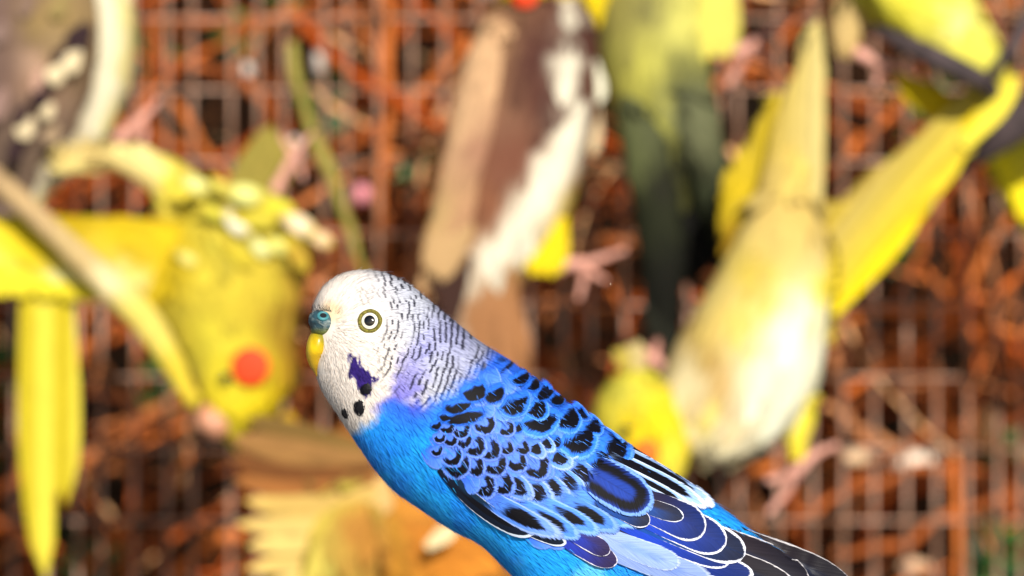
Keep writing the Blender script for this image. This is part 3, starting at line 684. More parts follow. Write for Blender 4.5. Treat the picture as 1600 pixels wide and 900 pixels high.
def cockatiel_e():
    D = 1.40
    r = empty('cockatiel', P(1180, 560, D), 'large creamy yellow cockatiel landing with raised wings and tail above orange cheeked head', 'cockatiel', GCOCK)
    cf = blend([(1240, 520, IVORY, 60), (1200, 620, IVORY, 50), (1130, 690, srgb(245, 232, 190), 40), (1120, 600, srgb(190, 152, 85), 32), (1150, 650, srgb(205, 172, 105), 22), (1110, 560, srgb(185, 150, 80), 24), (1070, 600, srgb(235, 220, 175), 30), (1150, 500, srgb(230, 200, 100), 35), (1180, 430, srgb(205, 180, 75), 40), (1220, 390, srgb(205, 178, 100), 40), (1240, 340, srgb(200, 172, 95), 40), (1200, 480, srgb(225, 200, 95), 30), (1100, 520, srgb(200, 170, 90), 25), (1095, 635, srgb(235, 215, 80), 20), (1270, 600, IVORY, 30), (1050, 660, srgb(225, 205, 160), 25), (1285, 450, srgb(235, 215, 60), 20), (1190, 545, srgb(225, 195, 140), 18)])  # golden brown stops paint fold creases and left-side shading into the cream
    loft('body', [(1180, 300, 1280, 300, 25), (1155, 360, 1290, 360, 50), (1118, 430, 1294, 440, 78), (1080, 495, 1292, 515, 96), (1044, 560, 1280, 592, 102), (1026, 620, 1246, 655, 96), (1036, 672, 1190, 703, 72), (1072, 708, 1130, 720, 28)], D, r, M_COCK, cf, 24, 36)
    hd = loft('head', [(968, 580, 1016, 575, 16, 10), (936, 615, 1046, 605, 40, 10), (926, 655, 1066, 640, 58, 10), (945, 705, 1076, 690, 56, 10), (985, 738, 1070, 725, 40, 10), (1025, 750, 1055, 745, 12, 10)], D, r, M_COCK, blend([(960, 600, srgb(200, 190, 70), 30), (1000, 650, YEL, 40), (1050, 710, LEM, 30), (940, 650, srgb(205, 190, 60), 30), (1000, 575, srgb(200, 190, 60), 20)]))
    ball('cheek_patch', 1006, 702, 21, D, hd, mat_plain('amber_cheek', (0.82, 0.16, 0.006), 0.7, 300, 0.12), 0.0285, 0.28)
    ball('eye', 975, 668, 8, D, hd, M_DARKEYE, 0.027, 0.7)
    loft('beak', [(930, 690, 960, 720, 14, 10), (925, 705, 948, 730, 12, 10), (935, 735, 942, 738, 3, 8)], D, hd, M_BEAKP, (0.5, 0.35, 0.25), 12, 9)
    for i in range(4): blade('crest_feather', (978 + i * 6, 590), (958 + i * 12, 545 - i * 5), 9, D, hd, M_COCK, srgb(190, 170, 115) if i > 1 else srgb(180, 160, 70), 0.010, 4)
    t = loft('tail', [(1270, 35, 1284, 35, 4, -6), (1256, 90, 1284, 90, 8, -5), (1226, 180, 1283, 180, 16, -3), (1192, 270, 1284, 270, 24, 0), (1172, 350, 1286, 350, 32, 0), (1160, 420, 1288, 420, 30, 0)], D, r, M_COCK, blend([(1275, 60, srgb(225, 205, 130), 30), (1240, 180, srgb(200, 172, 88), 40), (1282, 250, srgb(232, 212, 100), 22), (1225, 300, srgb(205, 178, 100), 35), (1180, 330, srgb(165, 130, 40), 30), (1285, 380, srgb(215, 190, 30), 24), (1200, 390, srgb(185, 150, 80), 25)]))  # darker tan stops are shading painted into the tail
    fan('tail_feather', [(1180, 400), (1275, 400)], [(1225, 150), (1277, 25)], 8, 11, D, t, M_COCK, lambda k: lerp(srgb(190, 162, 60), srgb(228, 206, 130), k) * (0.82 if int(k * 7.1) % 2 else 1.05), 0.001, 0.0007)  # every other feather darkened to paint fold lines
    w0 = loft('wing', [(1215, 140, 1240, 150, 8, -12), (1165, 230, 1205, 250, 14, -12), (1136, 285, 1190, 310, 18, -10), (1128, 340, 1190, 370, 18, -8), (1140, 400, 1200, 420, 10, -6)], D, r, M_COCK, blend([(1150, 280, srgb(200, 172, 28), 40), (1200, 190, srgb(205, 182, 75), 40), (1160, 360, srgb(160, 125, 25), 30)]))
    fan('flight_feather', [(1150, 380), (1185, 380)], [(1140, 262), (1215, 140)], 4, 14, D, w0, M_COCK, srgb(195, 168, 35), -0.008)
    w = loft('wing', [(1285, 330, 1285, 545, 14, -4), (1320, 310, 1322, 470, 18, -3), (1380, 255, 1396, 380, 18, -2), (1440, 214, 1460, 298, 14, 0), (1500, 165, 1522, 225, 10, 2), (1545, 105, 1572, 140, 4, 4)], D, r, M_COCK, blend([(1310, 380, srgb(190, 165, 60), 30), (1360, 320, srgb(190, 165, 80), 40), (1330, 450, srgb(222, 200, 40), 28), (1420, 260, srgb(195, 170, 80), 40), (1450, 310, srgb(228, 196, 15), 25), (1400, 370, srgb(225, 205, 40), 25), (1520, 170, srgb(232, 215, 100), 40), (1300, 500, srgb(225, 208, 70), 30), (1380, 350, srgb(170, 135, 40), 18)]))
    fan('flight_feather', [(1300, 370), (1310, 400), (1310, 440), (1300, 490)], [(1470, 196), (1562, 100), (1530, 205), (1435, 335)], 9, 14, D, w, M_COCK, lambda k: lerp(srgb(196, 172, 90), srgb(228, 202, 20), k) * (0.8 if int(k * 8.1) % 2 else 1.05), 0.003, 0.0006)  # alternate feathers darker and lighter as painted shading
    blade('alula_feather', (1500, 230), (1585, 120), 18, D, w, M_COCK, LEM, 0.008, 4)
    blade('alula_feather', (1500, 200), (1570, 165), 14, D, w, M_COCK, YEL, 0.006, -4)
    loft('vent_tuft', [(1215, 630, 1275, 610, 20, 2), (1222, 665, 1272, 650, 20, 2), (1228, 695, 1262, 690, 12, 2), (1238, 710, 1252, 710, 3, 2)], D, r, M_COCK, LEM, 12, 10)
    foot(r, D, [(1245, 690), (1246, 718), (1243, 742)], [[(1243, 742), (1230, 770), (1200, 806)], [(1243, 740), (1275, 712), (1315, 694)], [(1243, 740), (1222, 748), (1196, 752)]], -4, 11)
    foot(r, D, [(1060, 590), (1040, 575), (1024, 562)], [[(1024, 562), (1010, 550), (1000, 535)], [(1024, 562), (1012, 572), (1000, 580)], [(1024, 562), (1030, 545), (1032, 528)]], -24, 9)

def cockatiel_f():
    D = 1.40
    r = empty('cockatiel', P(1440, 60, D), 'lemon yellow cockatiel with rounded wing resting above the dark forked branch', 'cockatiel', GCOCK)
    cf = blend([(1400, 10, srgb(215, 205, 70), 40), (1460, 50, srgb(232, 225, 90), 40), (1510, 40, srgb(235, 228, 110), 30), (1530, 110, srgb(215, 205, 60), 30), (1440, 90, srgb(200, 190, 50), 30)])
    loft('body', [(1320, -60, 1400, -130, 45), (1325, -20, 1460, -85, 60), (1362, 35, 1515, -15, 62), (1420, 82, 1548, 40, 55), (1482, 118, 1564, 82, 40), (1532, 142, 1556, 122, 8)], D, r, M_COCK, cf)
    w = loft('wing', [(1330, -40, 1400, -70, 14, 18), (1370, 20, 1470, -20, 20, 20), (1425, 70, 1520, 35, 20, 17), (1480, 108, 1550, 80, 12, 12), (1535, 138, 1552, 126, 3, 6)], D, r, M_COCK, blend([(1420, 30, srgb(228, 218, 80), 40), (1480, 40, srgb(242, 236, 150), 22), (1510, 90, srgb(225, 215, 80), 30), (1390, 10, srgb(215, 205, 60), 30)]))
    fan('flight_feather', [(1420, 40), (1470, 20)], [(1515, 140), (1556, 112)], 5, 16, D, w, M_COCK, srgb(228, 220, 90), 0.018)
    fan('tail_feather', [(1410, 110), (1450, 120)], [(1450, 170), (1520, 215)], 4, 18, D, r, M_COCK, YEL, -0.012)
    hd = loft('head', [(1290, -90, 1380, -140, 45), (1290, -130, 1380, -180, 55), (1310, -180, 1370, -210, 40), (1335, -215, 1355, -225, 10)], D, r, M_COCK, YEL)
    ball('cheek_patch', 1330, -140, 20, D, hd, M_CHEEK, 0.016, 0.3)
    loft('vent_tuft', [(1310, -10, 1340, -20, 10), (1300, 20, 1350, 15, 14), (1298, 55, 1345, 62, 12), (1306, 80, 1338, 84, 4)], D, r, M_COCK, srgb(205, 175, 115), 12, 10)
    foot(r, D, [(1335, 80), (1365, 96), (1392, 100)], [[(1392, 100), (1420, 112), (1455, 128)], [(1392, 100), (1410, 96), (1440, 92)], [(1388, 100), (1372, 118), (1368, 136)]], 2, 8)

def cockatiel_h():
    D = 1.49
    r = empty('cockatiel', P(1640, 300, D), 'bright yellow cockatiel flank below the dark forked branch', 'cockatiel', GCOCK)
    loft('body', [(1528, 228, 1545, 205, 6, -6), (1545, 268, 1610, 165, 28, -6), (1585, 335, 1690, 185, 50, -6), (1640, 410, 1760, 260, 62, -6), (1720, 480, 1820, 350, 55, -6), (1790, 510, 1840, 440, 25, -6)], D, r, M_COCK, blend([(1560, 240, srgb(240, 225, 70), 30), (1600, 270, YEL, 40), (1700, 340, YEL, 60)]))
    w = loft('wing', [(1540, 250, 1580, 225, 8, 4), (1580, 300, 1650, 235, 16, 6), (1640, 370, 1720, 300, 18, 6), (1700, 430, 1760, 370, 8, 4)], D, r, M_COCK, blend([(1560, 250, srgb(238, 222, 60), 30), (1640, 320, YEL, 40)]))
    fan('flight_feather', [(1640, 300), (1660, 350)], [(1535, 232), (1580, 325)], 5, 15, D, w, M_COCK, srgb(238, 218, 30), 0.008)

def cockatiel_g():
    D = 1.36
    r = empty('cockatiel', P(600, 820, D), 'tawny yellow cockatiel with a fanned cream wing behind the budgerigar', 'cockatiel', GCOCK)
    cf = blend([(500, 690, srgb(150, 90, 45), 40), (560, 700, srgb(165, 105, 50), 40), (640, 760, srgb(190, 125, 45), 50), (700, 860, srgb(200, 125, 40), 60), (590, 820, srgb(190, 140, 50), 40), (660, 820, srgb(150, 75, 25), 25), (770, 890, srgb(120, 75, 25), 40), (620, 900, srgb(195, 130, 45), 40), (480, 660, srgb(140, 110, 50), 30)])
    loft('body', [(505, 690, 505, 740, 8), (530, 662, 518, 780, 35), (580, 645, 540, 840, 60), (650, 690, 580, 920, 75), (740, 770, 660, 980, 85), (820, 860, 750, 1040, 75), (880, 950, 830, 1080, 40), (905, 1010, 880, 1060, 10)], D, r, M_COCK, cf)
    loft('breast_tuft', [(530, 740, 580, 735, 12, 14), (498, 790, 600, 780, 30, 18), (482, 845, 605, 835, 38, 20), (480, 900, 590, 900, 38, 18), (495, 970, 570, 970, 18, 12)], D, r, M_COCK, blend([(520, 740, srgb(185, 170, 70), 40), (505, 850, srgb(215, 195, 90), 26), (485, 800, srgb(205, 188, 80), 26), (570, 820, srgb(175, 120, 50), 40), (540, 880, srgb(190, 150, 65), 30), (510, 940, srgb(205, 180, 85), 30)]))
    w = loft('wing', [(640, 700, 620, 800, 14, 10), (590, 700, 575, 810, 18, 16), (545, 715, 540, 790, 14, 18), (510, 735, 508, 765, 5, 18)], D, r, M_COCK, blend([(540, 680, srgb(140, 100, 50), 40), (460, 680, srgb(170, 135, 80), 30)]), 14, 14)
    for (a, b, wd, c, bd) in (((590, 700), (392, 652), 20, srgb(120, 92, 45), -6), ((590, 712), (366, 680), 20, srgb(150, 108, 60), -8), ((590, 725), (360, 712), 18, srgb(118, 72, 36), -10), ((590, 740), (370, 744), 18, srgb(160, 102, 52), -14), ((590, 758), (388, 776), 17, srgb(205, 170, 92), -18), ((590, 775), (376, 812), 16, srgb(215, 182, 105), -18), ((590, 790), (392, 846), 17, srgb(222, 192, 112), -18), ((590, 805), (388, 884), 16, srgb(214, 182, 104), -16), ((590, 820), (412, 920), 17, srgb(222, 194, 112), -14), ((590, 835), (440, 960), 18, srgb(210, 180, 90), -10)):
        blade('flight_feather', a, b, wd, D, w, M_COCK, lambda x, y, c=c: c[None] * (0.8 + 0.4 * noise2(x / 12, y / 12, 6))[:, None], 0.02 + random.uniform(0, 0.004), bd)
    blade('covert_feather', (670, 845), (715, 812), 13, D, r, M_COCK, srgb(240, 215, 165), 0.034)
    blade('covert_feather', (600, 740), (600, 800), 18, D, r, M_COCK, srgb(215, 175, 110), 0.022)
    fan('tail_feather', [(800, 950), (850, 1000)], [(930, 1120), (960, 1140)], 5, 16, D, r, M_COCK, srgb(170, 110, 50), 0.0)
for fn in (cockatiel_a, cockatiel_b, cockatiel_c, cockatiel_d, cockatiel_e, cockatiel_f, cockatiel_h, cockatiel_g): fn()

# ------------------------------------------------------------------ dark forked branch at the top right
def branch():
    D = 1.45
    m = mat_plain('dark_bark', (0.075, 0.052, 0.055), 0.8, 90, 0.25, 0.6)
    r = empty('forked_branch', P(1560, 190, D), 'dark grey forked branch between the yellow cockatiels', 'branch')
    pxtube('limb', [(1465, 285, 10, -5), (1510, 242, 24, 15), (1560, 205, 30, 25), (1620, 165, 32, 28), (1720, 105, 34, 28)], D, r, m, nr=12)
    pxtube('limb', [(1345, 62, 9, 60), (1400, 94, 16, 72), (1450, 122, 17, 80), (1500, 145, 14, 75), (1530, 160, 13, 45), (1560, 190, 13, 5)], D, r, m, nr=10)
    pxtube('limb', [(1500, 145, 9, 76), (1530, 104, 9, 82), (1558, 58, 11, 82), (1590, 8, 14, 80), (1630, -50, 15, 80)], D, r, m, nr=10)
branch()

# ------------------------------------------------------------------ the budgerigar
S0 = mpp(D_BIRD)
BPAIRS = [(487, 512, 489, 548, 8), (487, 494, 494, 582, 28), (492, 473, 505, 612, 50), (506, 448, 524, 641, 70), (531, 430, 544, 671, 86), (562, 423, 563, 699, 97), (602, 427, 586, 731, 105), (642, 447, 616, 764, 113),
          (692, 488, 652, 790, 124), (746, 532, 700, 822, 134), (800, 567, 750, 850, 138), (868, 619, 796, 893, 136), (950, 677, 850, 945, 122), (1040, 738, 945, 965, 98), (1120, 789, 1030, 970, 74), (1195, 846, 1120, 975, 50), (1260, 890, 1200, 980, 34), (1330, 945, 1295, 990, 16)]
HEADPOLY = np.array([(545, 680), (572, 664), (596, 645), (612, 622), (640, 622), (665, 632), (700, 618), (735, 590), (755, 566), (775, 545), (790, 480), (600, 360), (420, 400), (440, 700)], float)
def poly_sd(x, y, poly):                                  # + inside
    inside = np.zeros(x.shape, bool); dmin = np.full(x.shape, 1e9)
    for k in range(len(poly)):
        (x0, y0), (x1, y1) = poly[k], poly[(k + 1) % len(poly)]
        c = ((y0 > y) != (y1 > y)) & (x < (x1 - x0) * (y - y0) / (y1 - y0 + 1e-12) + x0)
        inside ^= c
        t = np.clip(((x - x0) * (x1 - x0) + (y - y0) * (y1 - y0)) / ((x1 - x0) ** 2 + (y1 - y0) ** 2), 0, 1)
        dmin = np.minimum(dmin, np.hypot(x - x0 - t * (x1 - x0), y - y0 - t * (y1 - y0)))
    return np.where(inside, dmin, -dmin)
def budgie_col(x, y):
    x = np.asarray(x, float); y = np.asarray(y, float)
    n1, n2 = noise2(x / 9, y / 9, 11), noise2(x / 30, y / 30, 12)
    face = srgb(232, 222, 214)[None]; crown = srgb(194, 197, 212)[None]
    c = lerp(face, crown, ss(560, 660, x - 0.35 * (y - 500))[:, None])
    c = lerp(c, srgb(160, 164, 200)[None], (0.8 * ss(655, 735, x))[:, None])
    # yellowish tinge round the cere
    c = lerp(c, srgb(238, 200, 130)[None], (0.55 * (1 - ss(8, 26, np.hypot(x - 521, y - 487))))[:, None])
    # violet wash behind the cheek
    tv = np.clip(((x - 662) * -45 + (y - 545) * 95) / (45 ** 2 + 95 ** 2), 0, 1)
    vi = 0.95 * (1 - ss(4, 36, np.hypot(x - 662 + 45 * tv, y - 545 - 95 * tv) + 16 * (n1 - 0.5) + 18 * (n2 - 0.5))) * (0.35 + 0.65 * tv) + 0.22 * (1 - ss(0, 60, np.hypot(x - 690, y - 520)))
    c = lerp(c, srgb(88, 84, 218)[None], np.clip(vi, 0, 0.85)[:, None])
    # dark barring in arcs round the cere
    r = np.hypot(x - 498, (y - 500) * 0.92) + 9 * (noise2(x / 34, y / 34, 21) - 0.5)
    arc = np.arctan2(y - 500, x - 498) * np.maximum(r, 40) / np.interp(r, [80, 160, 270], [8, 10, 15])
    arc = arc + 0.8 * (noise2(x / 9, y / 9, 27) - 0.5)
    ci = np.floor(arc)
    ph = (r + 1.5 * (noise2(x / 4, y / 4, 24) - 0.5)) / np.interp(r, [80, 160, 270], [8.6, 8.6, 8.8]) + 0.55 * hash2(ci, ci * 0, 5)
    fr = ph - np.floor(ph)
    duty = np.interp(r, [80, 150, 200, 280], [0.22, 0.24, 0.27, 0.30])
    bar = (1 - ss(duty * 0.5, duty * 0.5 + 0.12, np.abs(fr - 0.5)))
    gap = np.where(hash2(ci, np.floor(ph), 8) > np.interp(r, [80, 140, 220], [0.42, 0.28, 0.18]), 1.0, 0.1) * ss(0.15, 0.4, noise2(x / 22, y / 22, 33))
    m = ss(575, 618, x + 0.15 * (470 - y) * (y < 470)) * (1 - ss(575, 615, y - 0.55 * (x - 600)) * (x < 650)) * ss(2, 12, np.hypot(x - 578, y - 502) - 22)
    m = np.maximum(m, 0.55 * ss(545, 580, x) * (1 - ss(560, 620, x)) * (1 - ss(470, 490, y)) * ss(425, 445, y))
    c = lerp(c, srgb(24, 22, 44)[None], (bar * gap * m * np.interp(r, [80, 150, 230], [0.95, 0.92, 0.9]))[:, None])
    # blue body
    up = ss(-70, 150, (x - 640) * 0.62 - (y - 660) * 0.78)      # towards the back
    b = lerp(srgb(34, 174, 255)[None], srgb(44, 112, 238)[None], np.minimum(up, 1 - 0.75 * ss(960, 1080, x))[:, None])
    b = lerp(b, srgb(68, 82, 220)[None], (0.9 * (1 - ss(10, 62, np.hypot((x - 642) * 0.9, (y - 622) * 1.0))))[:, None])
    b = lerp(b, srgb(105, 205, 252)[None], (ss(0.55, 0.85, n2) * ss(770, 900, x) * ss(830, 880, y) * 0.8)[:, None])
    b = lerp(b, srgb(30, 125, 240)[None], (0.5 * ss(0.5, 0.8, n2) * (1 - ss(760, 850, x)))[:, None])
    # mantle bars
    mm = ss(735, 750, x) * (1 - ss(830, 870, x)) * (1 - ss(690, 700, y - 0.72 * (x - 850))) * (1 - ss(15, 40, (y - 552) - 0.78 * (x - 760)))
    ph2 = ((x - 740) * 0.8 + (y - 545) * 0.6 + 12 * (noise2(x / 18, y / 18, 41) - 0.5)) / 17.0
    fr2 = np.abs(ph2 - np.floor(ph2) - 0.5)
    b = lerp(b, srgb(12, 14, 40)[None], (mm * (1 - ss(0.15, 0.25, fr2)) * ss(0.40, 0.58, noise2(x / 15, y / 15, 43)))[:, None])
    sd = poly_sd(x, y, HEADPOLY) + 9 * (n1 - 0.5) + 8 * (n2 - 0.5)
    wd = np.interp(x, [600, 650, 720], [8, 10, 17])
    h = ss(-1, 1, sd / wd)
    c = lerp(b, c, h[:, None])
    # dark centre of throat spots and violet cheek patch
    for (sx, sy, a, bb, rot) in ((563.5, 635.5, 7.5, 12, -12), (541, 645, 5, 8.5, -22), (574, 606, 8.5, 10, 0)):
        cr, sr = math.cos(math.radians(rot)), math.sin(math.radians(rot))
        ux, uy = (x - sx) * cr + (y - sy) * sr, -(x - sx) * sr + (y - sy) * cr
        c = lerp(srgb(12, 8, 20)[None], c, ss(0.85, 1.12, np.hypot(ux / a, uy / bb) + 0.25 * (n1 - 0.5))[:, None])
    return c
def budgie_cheek(x, y):                                  # violet moustache patch outline, + inside
    poly = np.array([(551, 552), (560, 556), (570, 566), (580, 575), (590, 586), (597, 590), (588, 597), (580, 612), (574, 617), (566, 608), (560, 590), (556, 585), (552, 590), (547, 583), (549, 568)], float)
    return poly_sd(np.asarray(x, float), np.asarray(y, float), poly)
def budgie_all(x, y):
    c = budgie_col(x, y)
    k = ss(-2.5, 2.5, budgie_cheek(x, y) + 9 * (noise2(x / 3.2, y / 11, 55) - 0.5) + 5 * (noise2(x / 7, y / 7, 57) - 0.5))
    v = lerp(srgb(62, 40, 135)[None], srgb(40, 25, 95)[None], noise2(x / 5, y / 12, 56)[:, None])
    v = lerp(v, srgb(10, 7, 18)[None], (1 - ss(6, 11, np.hypot(x - 574, y - 607)))[:, None])
    return lerp(c, v, k[:, None])

def budgie():
    D = D_BIRD
    r = empty('budgerigar', P(820, 990, D), 'blue budgerigar with white face and black scalloped wings in sharp focus', 'budgerigar')
    # ---- body
    nring, nst = 96, 150
    st = catmull(np.array(BPAIRS, float), nst)
    V = []
    for (tx, ty, bx, by, w) in st:
        for i in range(nring):
            a = 2 * math.pi * i / nring
            c, sn = math.cos(a), math.sin(a)
            sq = math.copysign(abs(sn) ** 0.74, sn)
            px, py = (tx + bx) / 2 + (tx - bx) / 2 * c, (ty + by) / 2 + (ty - by) / 2 * c
            V.append(P(px, py, D, w * sq * S0))
    F = grid_faces(nring, nst, True)
    for e, rev in ((0, True), (nst - 1, False)):
        V.append(sum((V[e * nring + i] for i in range(nring)), Vector()) / nring)
        for i in range(nring):
            a, b = e * nring + i, e * nring + (i + 1) % nring
            F.append((b, a, len(V) - 1) if rev else (a, b, len(V) - 1))
    Vn = np.array([tuple(v) for v in V])
    px, py = to_px(np.column_stack([Vn[:, 0], np.full(len(Vn), CAM.y + D), Vn[:, 2]]))
    me = mesh_from('body', V, F, budgie_all(px, py))
    body = link('body', me, r, M_PLUME)
    bvh = BVHTree.FromPolygons(V, F)
    def hit(x, y, lift=0.0):
        t = P(x, y, D)
        d = (t - CAM).normalized()
        loc, nor, idx, dist = bvh.ray_cast(CAM, d)
        if loc is None: return None
        if nor.dot(d) > 0: nor = -nor
        return loc + nor * lift, nor
    # ---- contour plumage: tens of thousands of barb tips, coloured by where they grow
    me.calc_loop_triangles()
    tri = np.array([t.vertices[:] for t in me.loop_triangles])
    A, B, C = Vn[tri[:, 0]], Vn[tri[:, 1]], Vn[tri[:, 2]]
    vnorm = np.array([v.normal[:] for v in me.vertices])
    area = np.linalg.norm(np.cross(B - A, C - A), axis=1)
    N = 62000
    cxp, _ = to_px((A + B + C) / 3)
    wgt = area * np.where(cxp < 720, 2.0, 1.0)
    pick = rng.choice(len(tri), N, p=wgt / wgt.sum())
    u, v = rng.random(N), rng.random(N)
    f = u + v > 1; u[f], v[f] = 1 - u[f], 1 - v[f]
    p = A[pick] + (B - A)[pick] * u[:, None] + (C - A)[pick] * v[:, None]
    n = vnorm[tri[pick, 0]] * (1 - u - v)[:, None] + vnorm[tri[pick, 1]] * u[:, None] + vnorm[tri[pick, 2]] * v[:, None]
    n /= np.linalg.norm(n, axis=1)[:, None]
    flat = lambda q: to_px(np.column_stack([q[:, 0], np.full(len(q), CAM.y + D), q[:, 2]]))
    X, Y = flat(p)
    keep = (np.hypot(X - 578, Y - 502) > 23) & ~((np.hypot(X - 503, Y - 504) < 22) & True) & ~((X < 512) & (Y > 515) & (Y < 580) & (X < 497 + 0.25 * (Y - 515)))
    keep &= ~((X > 500) & (X < 516) & (Y > 505) & (Y < 545) & (X < 514 - 0.1 * (Y - 505)))
    WP = np.array([(705, 668), (740, 640), (800, 622), (880, 652), (960, 700), (1060, 768), (1140, 820), (1180, 838), (1330, 905), (1330, 960), (1200, 930), (960, 872), (850, 832), (770, 800), (715, 755)], float)
    keep &= poly_sd(X, Y, WP) < rng.uniform(0, 10, len(X))
    p, n, X, Y = p[keep], n[keep], X[keep], Y[keep]; N = len(p)
    # flow of the feathers: away from the cere on the head, along the body further back
    rx, ry = X - 500, Y - 508
    rl = np.hypot(rx, ry) + 1e-6
    h = ss(140, 260, rl)
    fx, fy = lerp(rx / rl, 0.76, h), lerp(ry / rl, 0.65, h)
    fx += rng.normal(0, 0.16, N); fy += rng.normal(0, 0.16, N)
    t = np.column_stack([fx, np.zeros(N), -fy])
    t -= n * np.sum(t * n, 1)[:, None]
    t /= np.linalg.norm(t, axis=1)[:, None] + 1e-9
    b = np.cross(n, t)
    head = 1 - ss(150, 260, rl)
    L = lerp(0.0030, 0.0016, head) * rng.uniform(0.6, 1.3, N)
    W = lerp(0.00020, 0.00017, head) * rng.uniform(0.7, 1.3, N)
    lift = lerp(0.00035, 0.00022, head) * rng.uniform(0.3, 1.5, N)
    stray = rng.random(N) < 0.07
    lift = np.where(stray, lift * 3.2, lift); L = np.where(stray, L * 1.5, L); W = np.where(stray, W * 0.45, W)
    seg = 8
    Vs = np.zeros((N, seg, 2, 3)); Cs = np.zeros((N, seg, 2, 3))
    bright = rng.uniform(0.84, 1.12, N)
    for k in range(seg):
        s = k / (seg - 1)
        q = p + t * (L * s)[:, None] + n * (-0.00005 + lift * s * (1.4 - 0.5 * s))[:, None]
        w_ = W * (1.0 - 0.85 * s * s)
        Vs[:, k, 0] = q - b * w_[:, None]; Vs[:, k, 1] = q + b * w_[:, None]
        xx, yy = flat(q)
        cc = budgie_all(xx, yy) * (bright * (0.93 + 0.10 * s))[:, None]
        Cs[:, k, 0] = cc; Cs[:, k, 1] = cc
    base = np.arange(N)[:, None, None] * (seg * 2)
    k = np.arange(seg - 1)[None, :, None] * 2
    Fs = (base + k + np.array([0, 1, 3, 2])[None, None, :]).reshape(-1, 4)
    pl = link('plumage', mesh_np('plumage', Vs.reshape(-1, 3), Fs, Cs.reshape(-1, 3)), body, M_PLUME)
    pl['kind'] = 'stuff'
    # ---- eye
    e0, en = hit(578, 502)
    en = (en + Vector((0, -0.6, 0))).normalized()
    q = en.to_track_quat('Z', 'Y')
    def disc_solid(name, prof, mat, parent, center=e0, quat=q, nu=28, colors=None, wob=0.0):
        Vv, Cc = [], []
        for (rr, hh, *cc) in prof:
            for i in range(nu):
                a = 2 * math.pi * i / nu
                k = 1 + wob * math.sin(5 * a + 1) + wob * 0.8 * math.sin(9 * a)
                Vv.append(center + quat @ Vector((math.cos(a) * rr * S0 * k, math.sin(a) * rr * S0 * k, hh * S0)))
                Cc.append(cc[0] if cc else (1, 1, 1))
        Ff = grid_faces(nu, len(prof), True)
        Ff.append(tuple((len(prof) - 1) * nu + i for i in range(nu)))
        return link(name, mesh_from(name, Vv, Ff, np.array(Cc)), parent, mat)
    m_eye = mat_col('eye_surface', 0.06, 900, 0.04, 0, 0.6)
    m_eye.node_tree.nodes['Principled BSDF'].inputs['Coat Weight'].default_value = 1.0
    m_skin = mat_plain('olive_eye_skin', srgb(138, 128, 45), 0.55, 2600, 0.2, 0.9, c2=srgb(95, 90, 30))
    eye = disc_solid('eye_ring', [(19.8, -6), (19.2, 0.5), (17.6, 2.8), (16, 3.8), (14.5, 3.4), (13.2, 1.5)], m_skin, r, wob=0.012)
    K, Wh, G = srgb(6, 5, 8), srgb(236, 228, 212), srgb(110, 100, 85)
    disc_solid('iris', [(14.5, 0.0, K), (13.6, 2.6, K), (13.0, 3.2, K), (12.6, 3.6, Wh), (11, 4.6, Wh), (8.7, 5.6, Wh), (8.2, 5.8, K), (6.5, 6.4, K), (4, 6.9, K), (1.5, 7.1, K)], m_eye, eye)
    # ---- cere, with two nostril lobes, and beak
    def lobes(x, y):
        return lerp(srgb(52, 88, 102)[None], srgb(135, 150, 150)[None], ss(0.55, 0.85, noise2(x / 2.6, y / 2.6, 8))[:, None]) * (0.35 + 0.9 * noise2(x / 5, y / 5, 9))[:, None]
    m_cere = mat_col('cere_skin', 0.6, 3000, 0.35, 0, 0.4, 0.9)
    lc = lambda x, y: lerp(lobes(x, y), srgb(120, 130, 60)[None], ss(509, 520, y)[:, None])
    cere = loft('cere', [(497, 484, 514, 486, 22, 4.6), (489, 489, 524, 489, 34, 5.4), (486, 499, 530, 500, 39, 5.8), (487, 510, 529, 512, 38, 5.6), (489, 519, 524, 521, 34, 5.0), (496, 525, 514, 526, 22, 4.2)], D, r, m_cere, lc, 32, 26, back=1.0)
    loft('cere_lobe', [(486, 489, 493, 487, 4, 2.5), (484, 494, 498, 493, 9, 2.5), (483, 503, 499, 504, 11, 2.5), (486, 511, 498, 513, 9, 2.5), (489, 516, 495, 517, 3, 2.0)], D, cere, m_cere, lc, 16, 16)
    bc = BVHTree.FromPolygons([v.co.copy() for v in cere.data.vertices], [p_.vertices[:] for p_ in cere.data.polygons])
    d = (P(505, 493, D) - CAM).normalized()
    lo, no, _, _ = bc.ray_cast(CAM, d)
    qn = (no if no.dot(d) < 0 else -no).to_track_quat('Z', 'Y')
    m_n = mat_plain('nostril', (0.006, 0.008, 0.012), 0.7, 300, 0, 0)
    m_rim = mat_plain('nostril_rim', srgb(70, 140, 150), 0.45, 900, 0.2, 0.4)
    rim = disc_solid('nostril_rim', [(9.5, -1.5), (9.0, 0.6), (7.2, 1.6), (5.4, 0.8), (4.6, -0.3)], m_rim, cere, lo, qn, 20)
    disc_solid('nostril', [(5.4, -0.3), (5.0, 0.5), (3, 0.2), (1, 0.1)], m_n, cere, lo, qn, 18)
    m_beak = mat_col('yellow_beak', 0.32, 1200, 0.12, 0, 0.5, 0.15)
    bk = blend([(486, 540, srgb(240, 205, 20), 12), (500, 535, srgb(190, 160, 15), 10), (492, 560, srgb(225, 180, 10), 12), (495, 580, srgb(190, 150, 30), 8), (508, 530, srgb(130, 120, 20), 8), (505, 522, srgb(125, 125, 40), 6)])
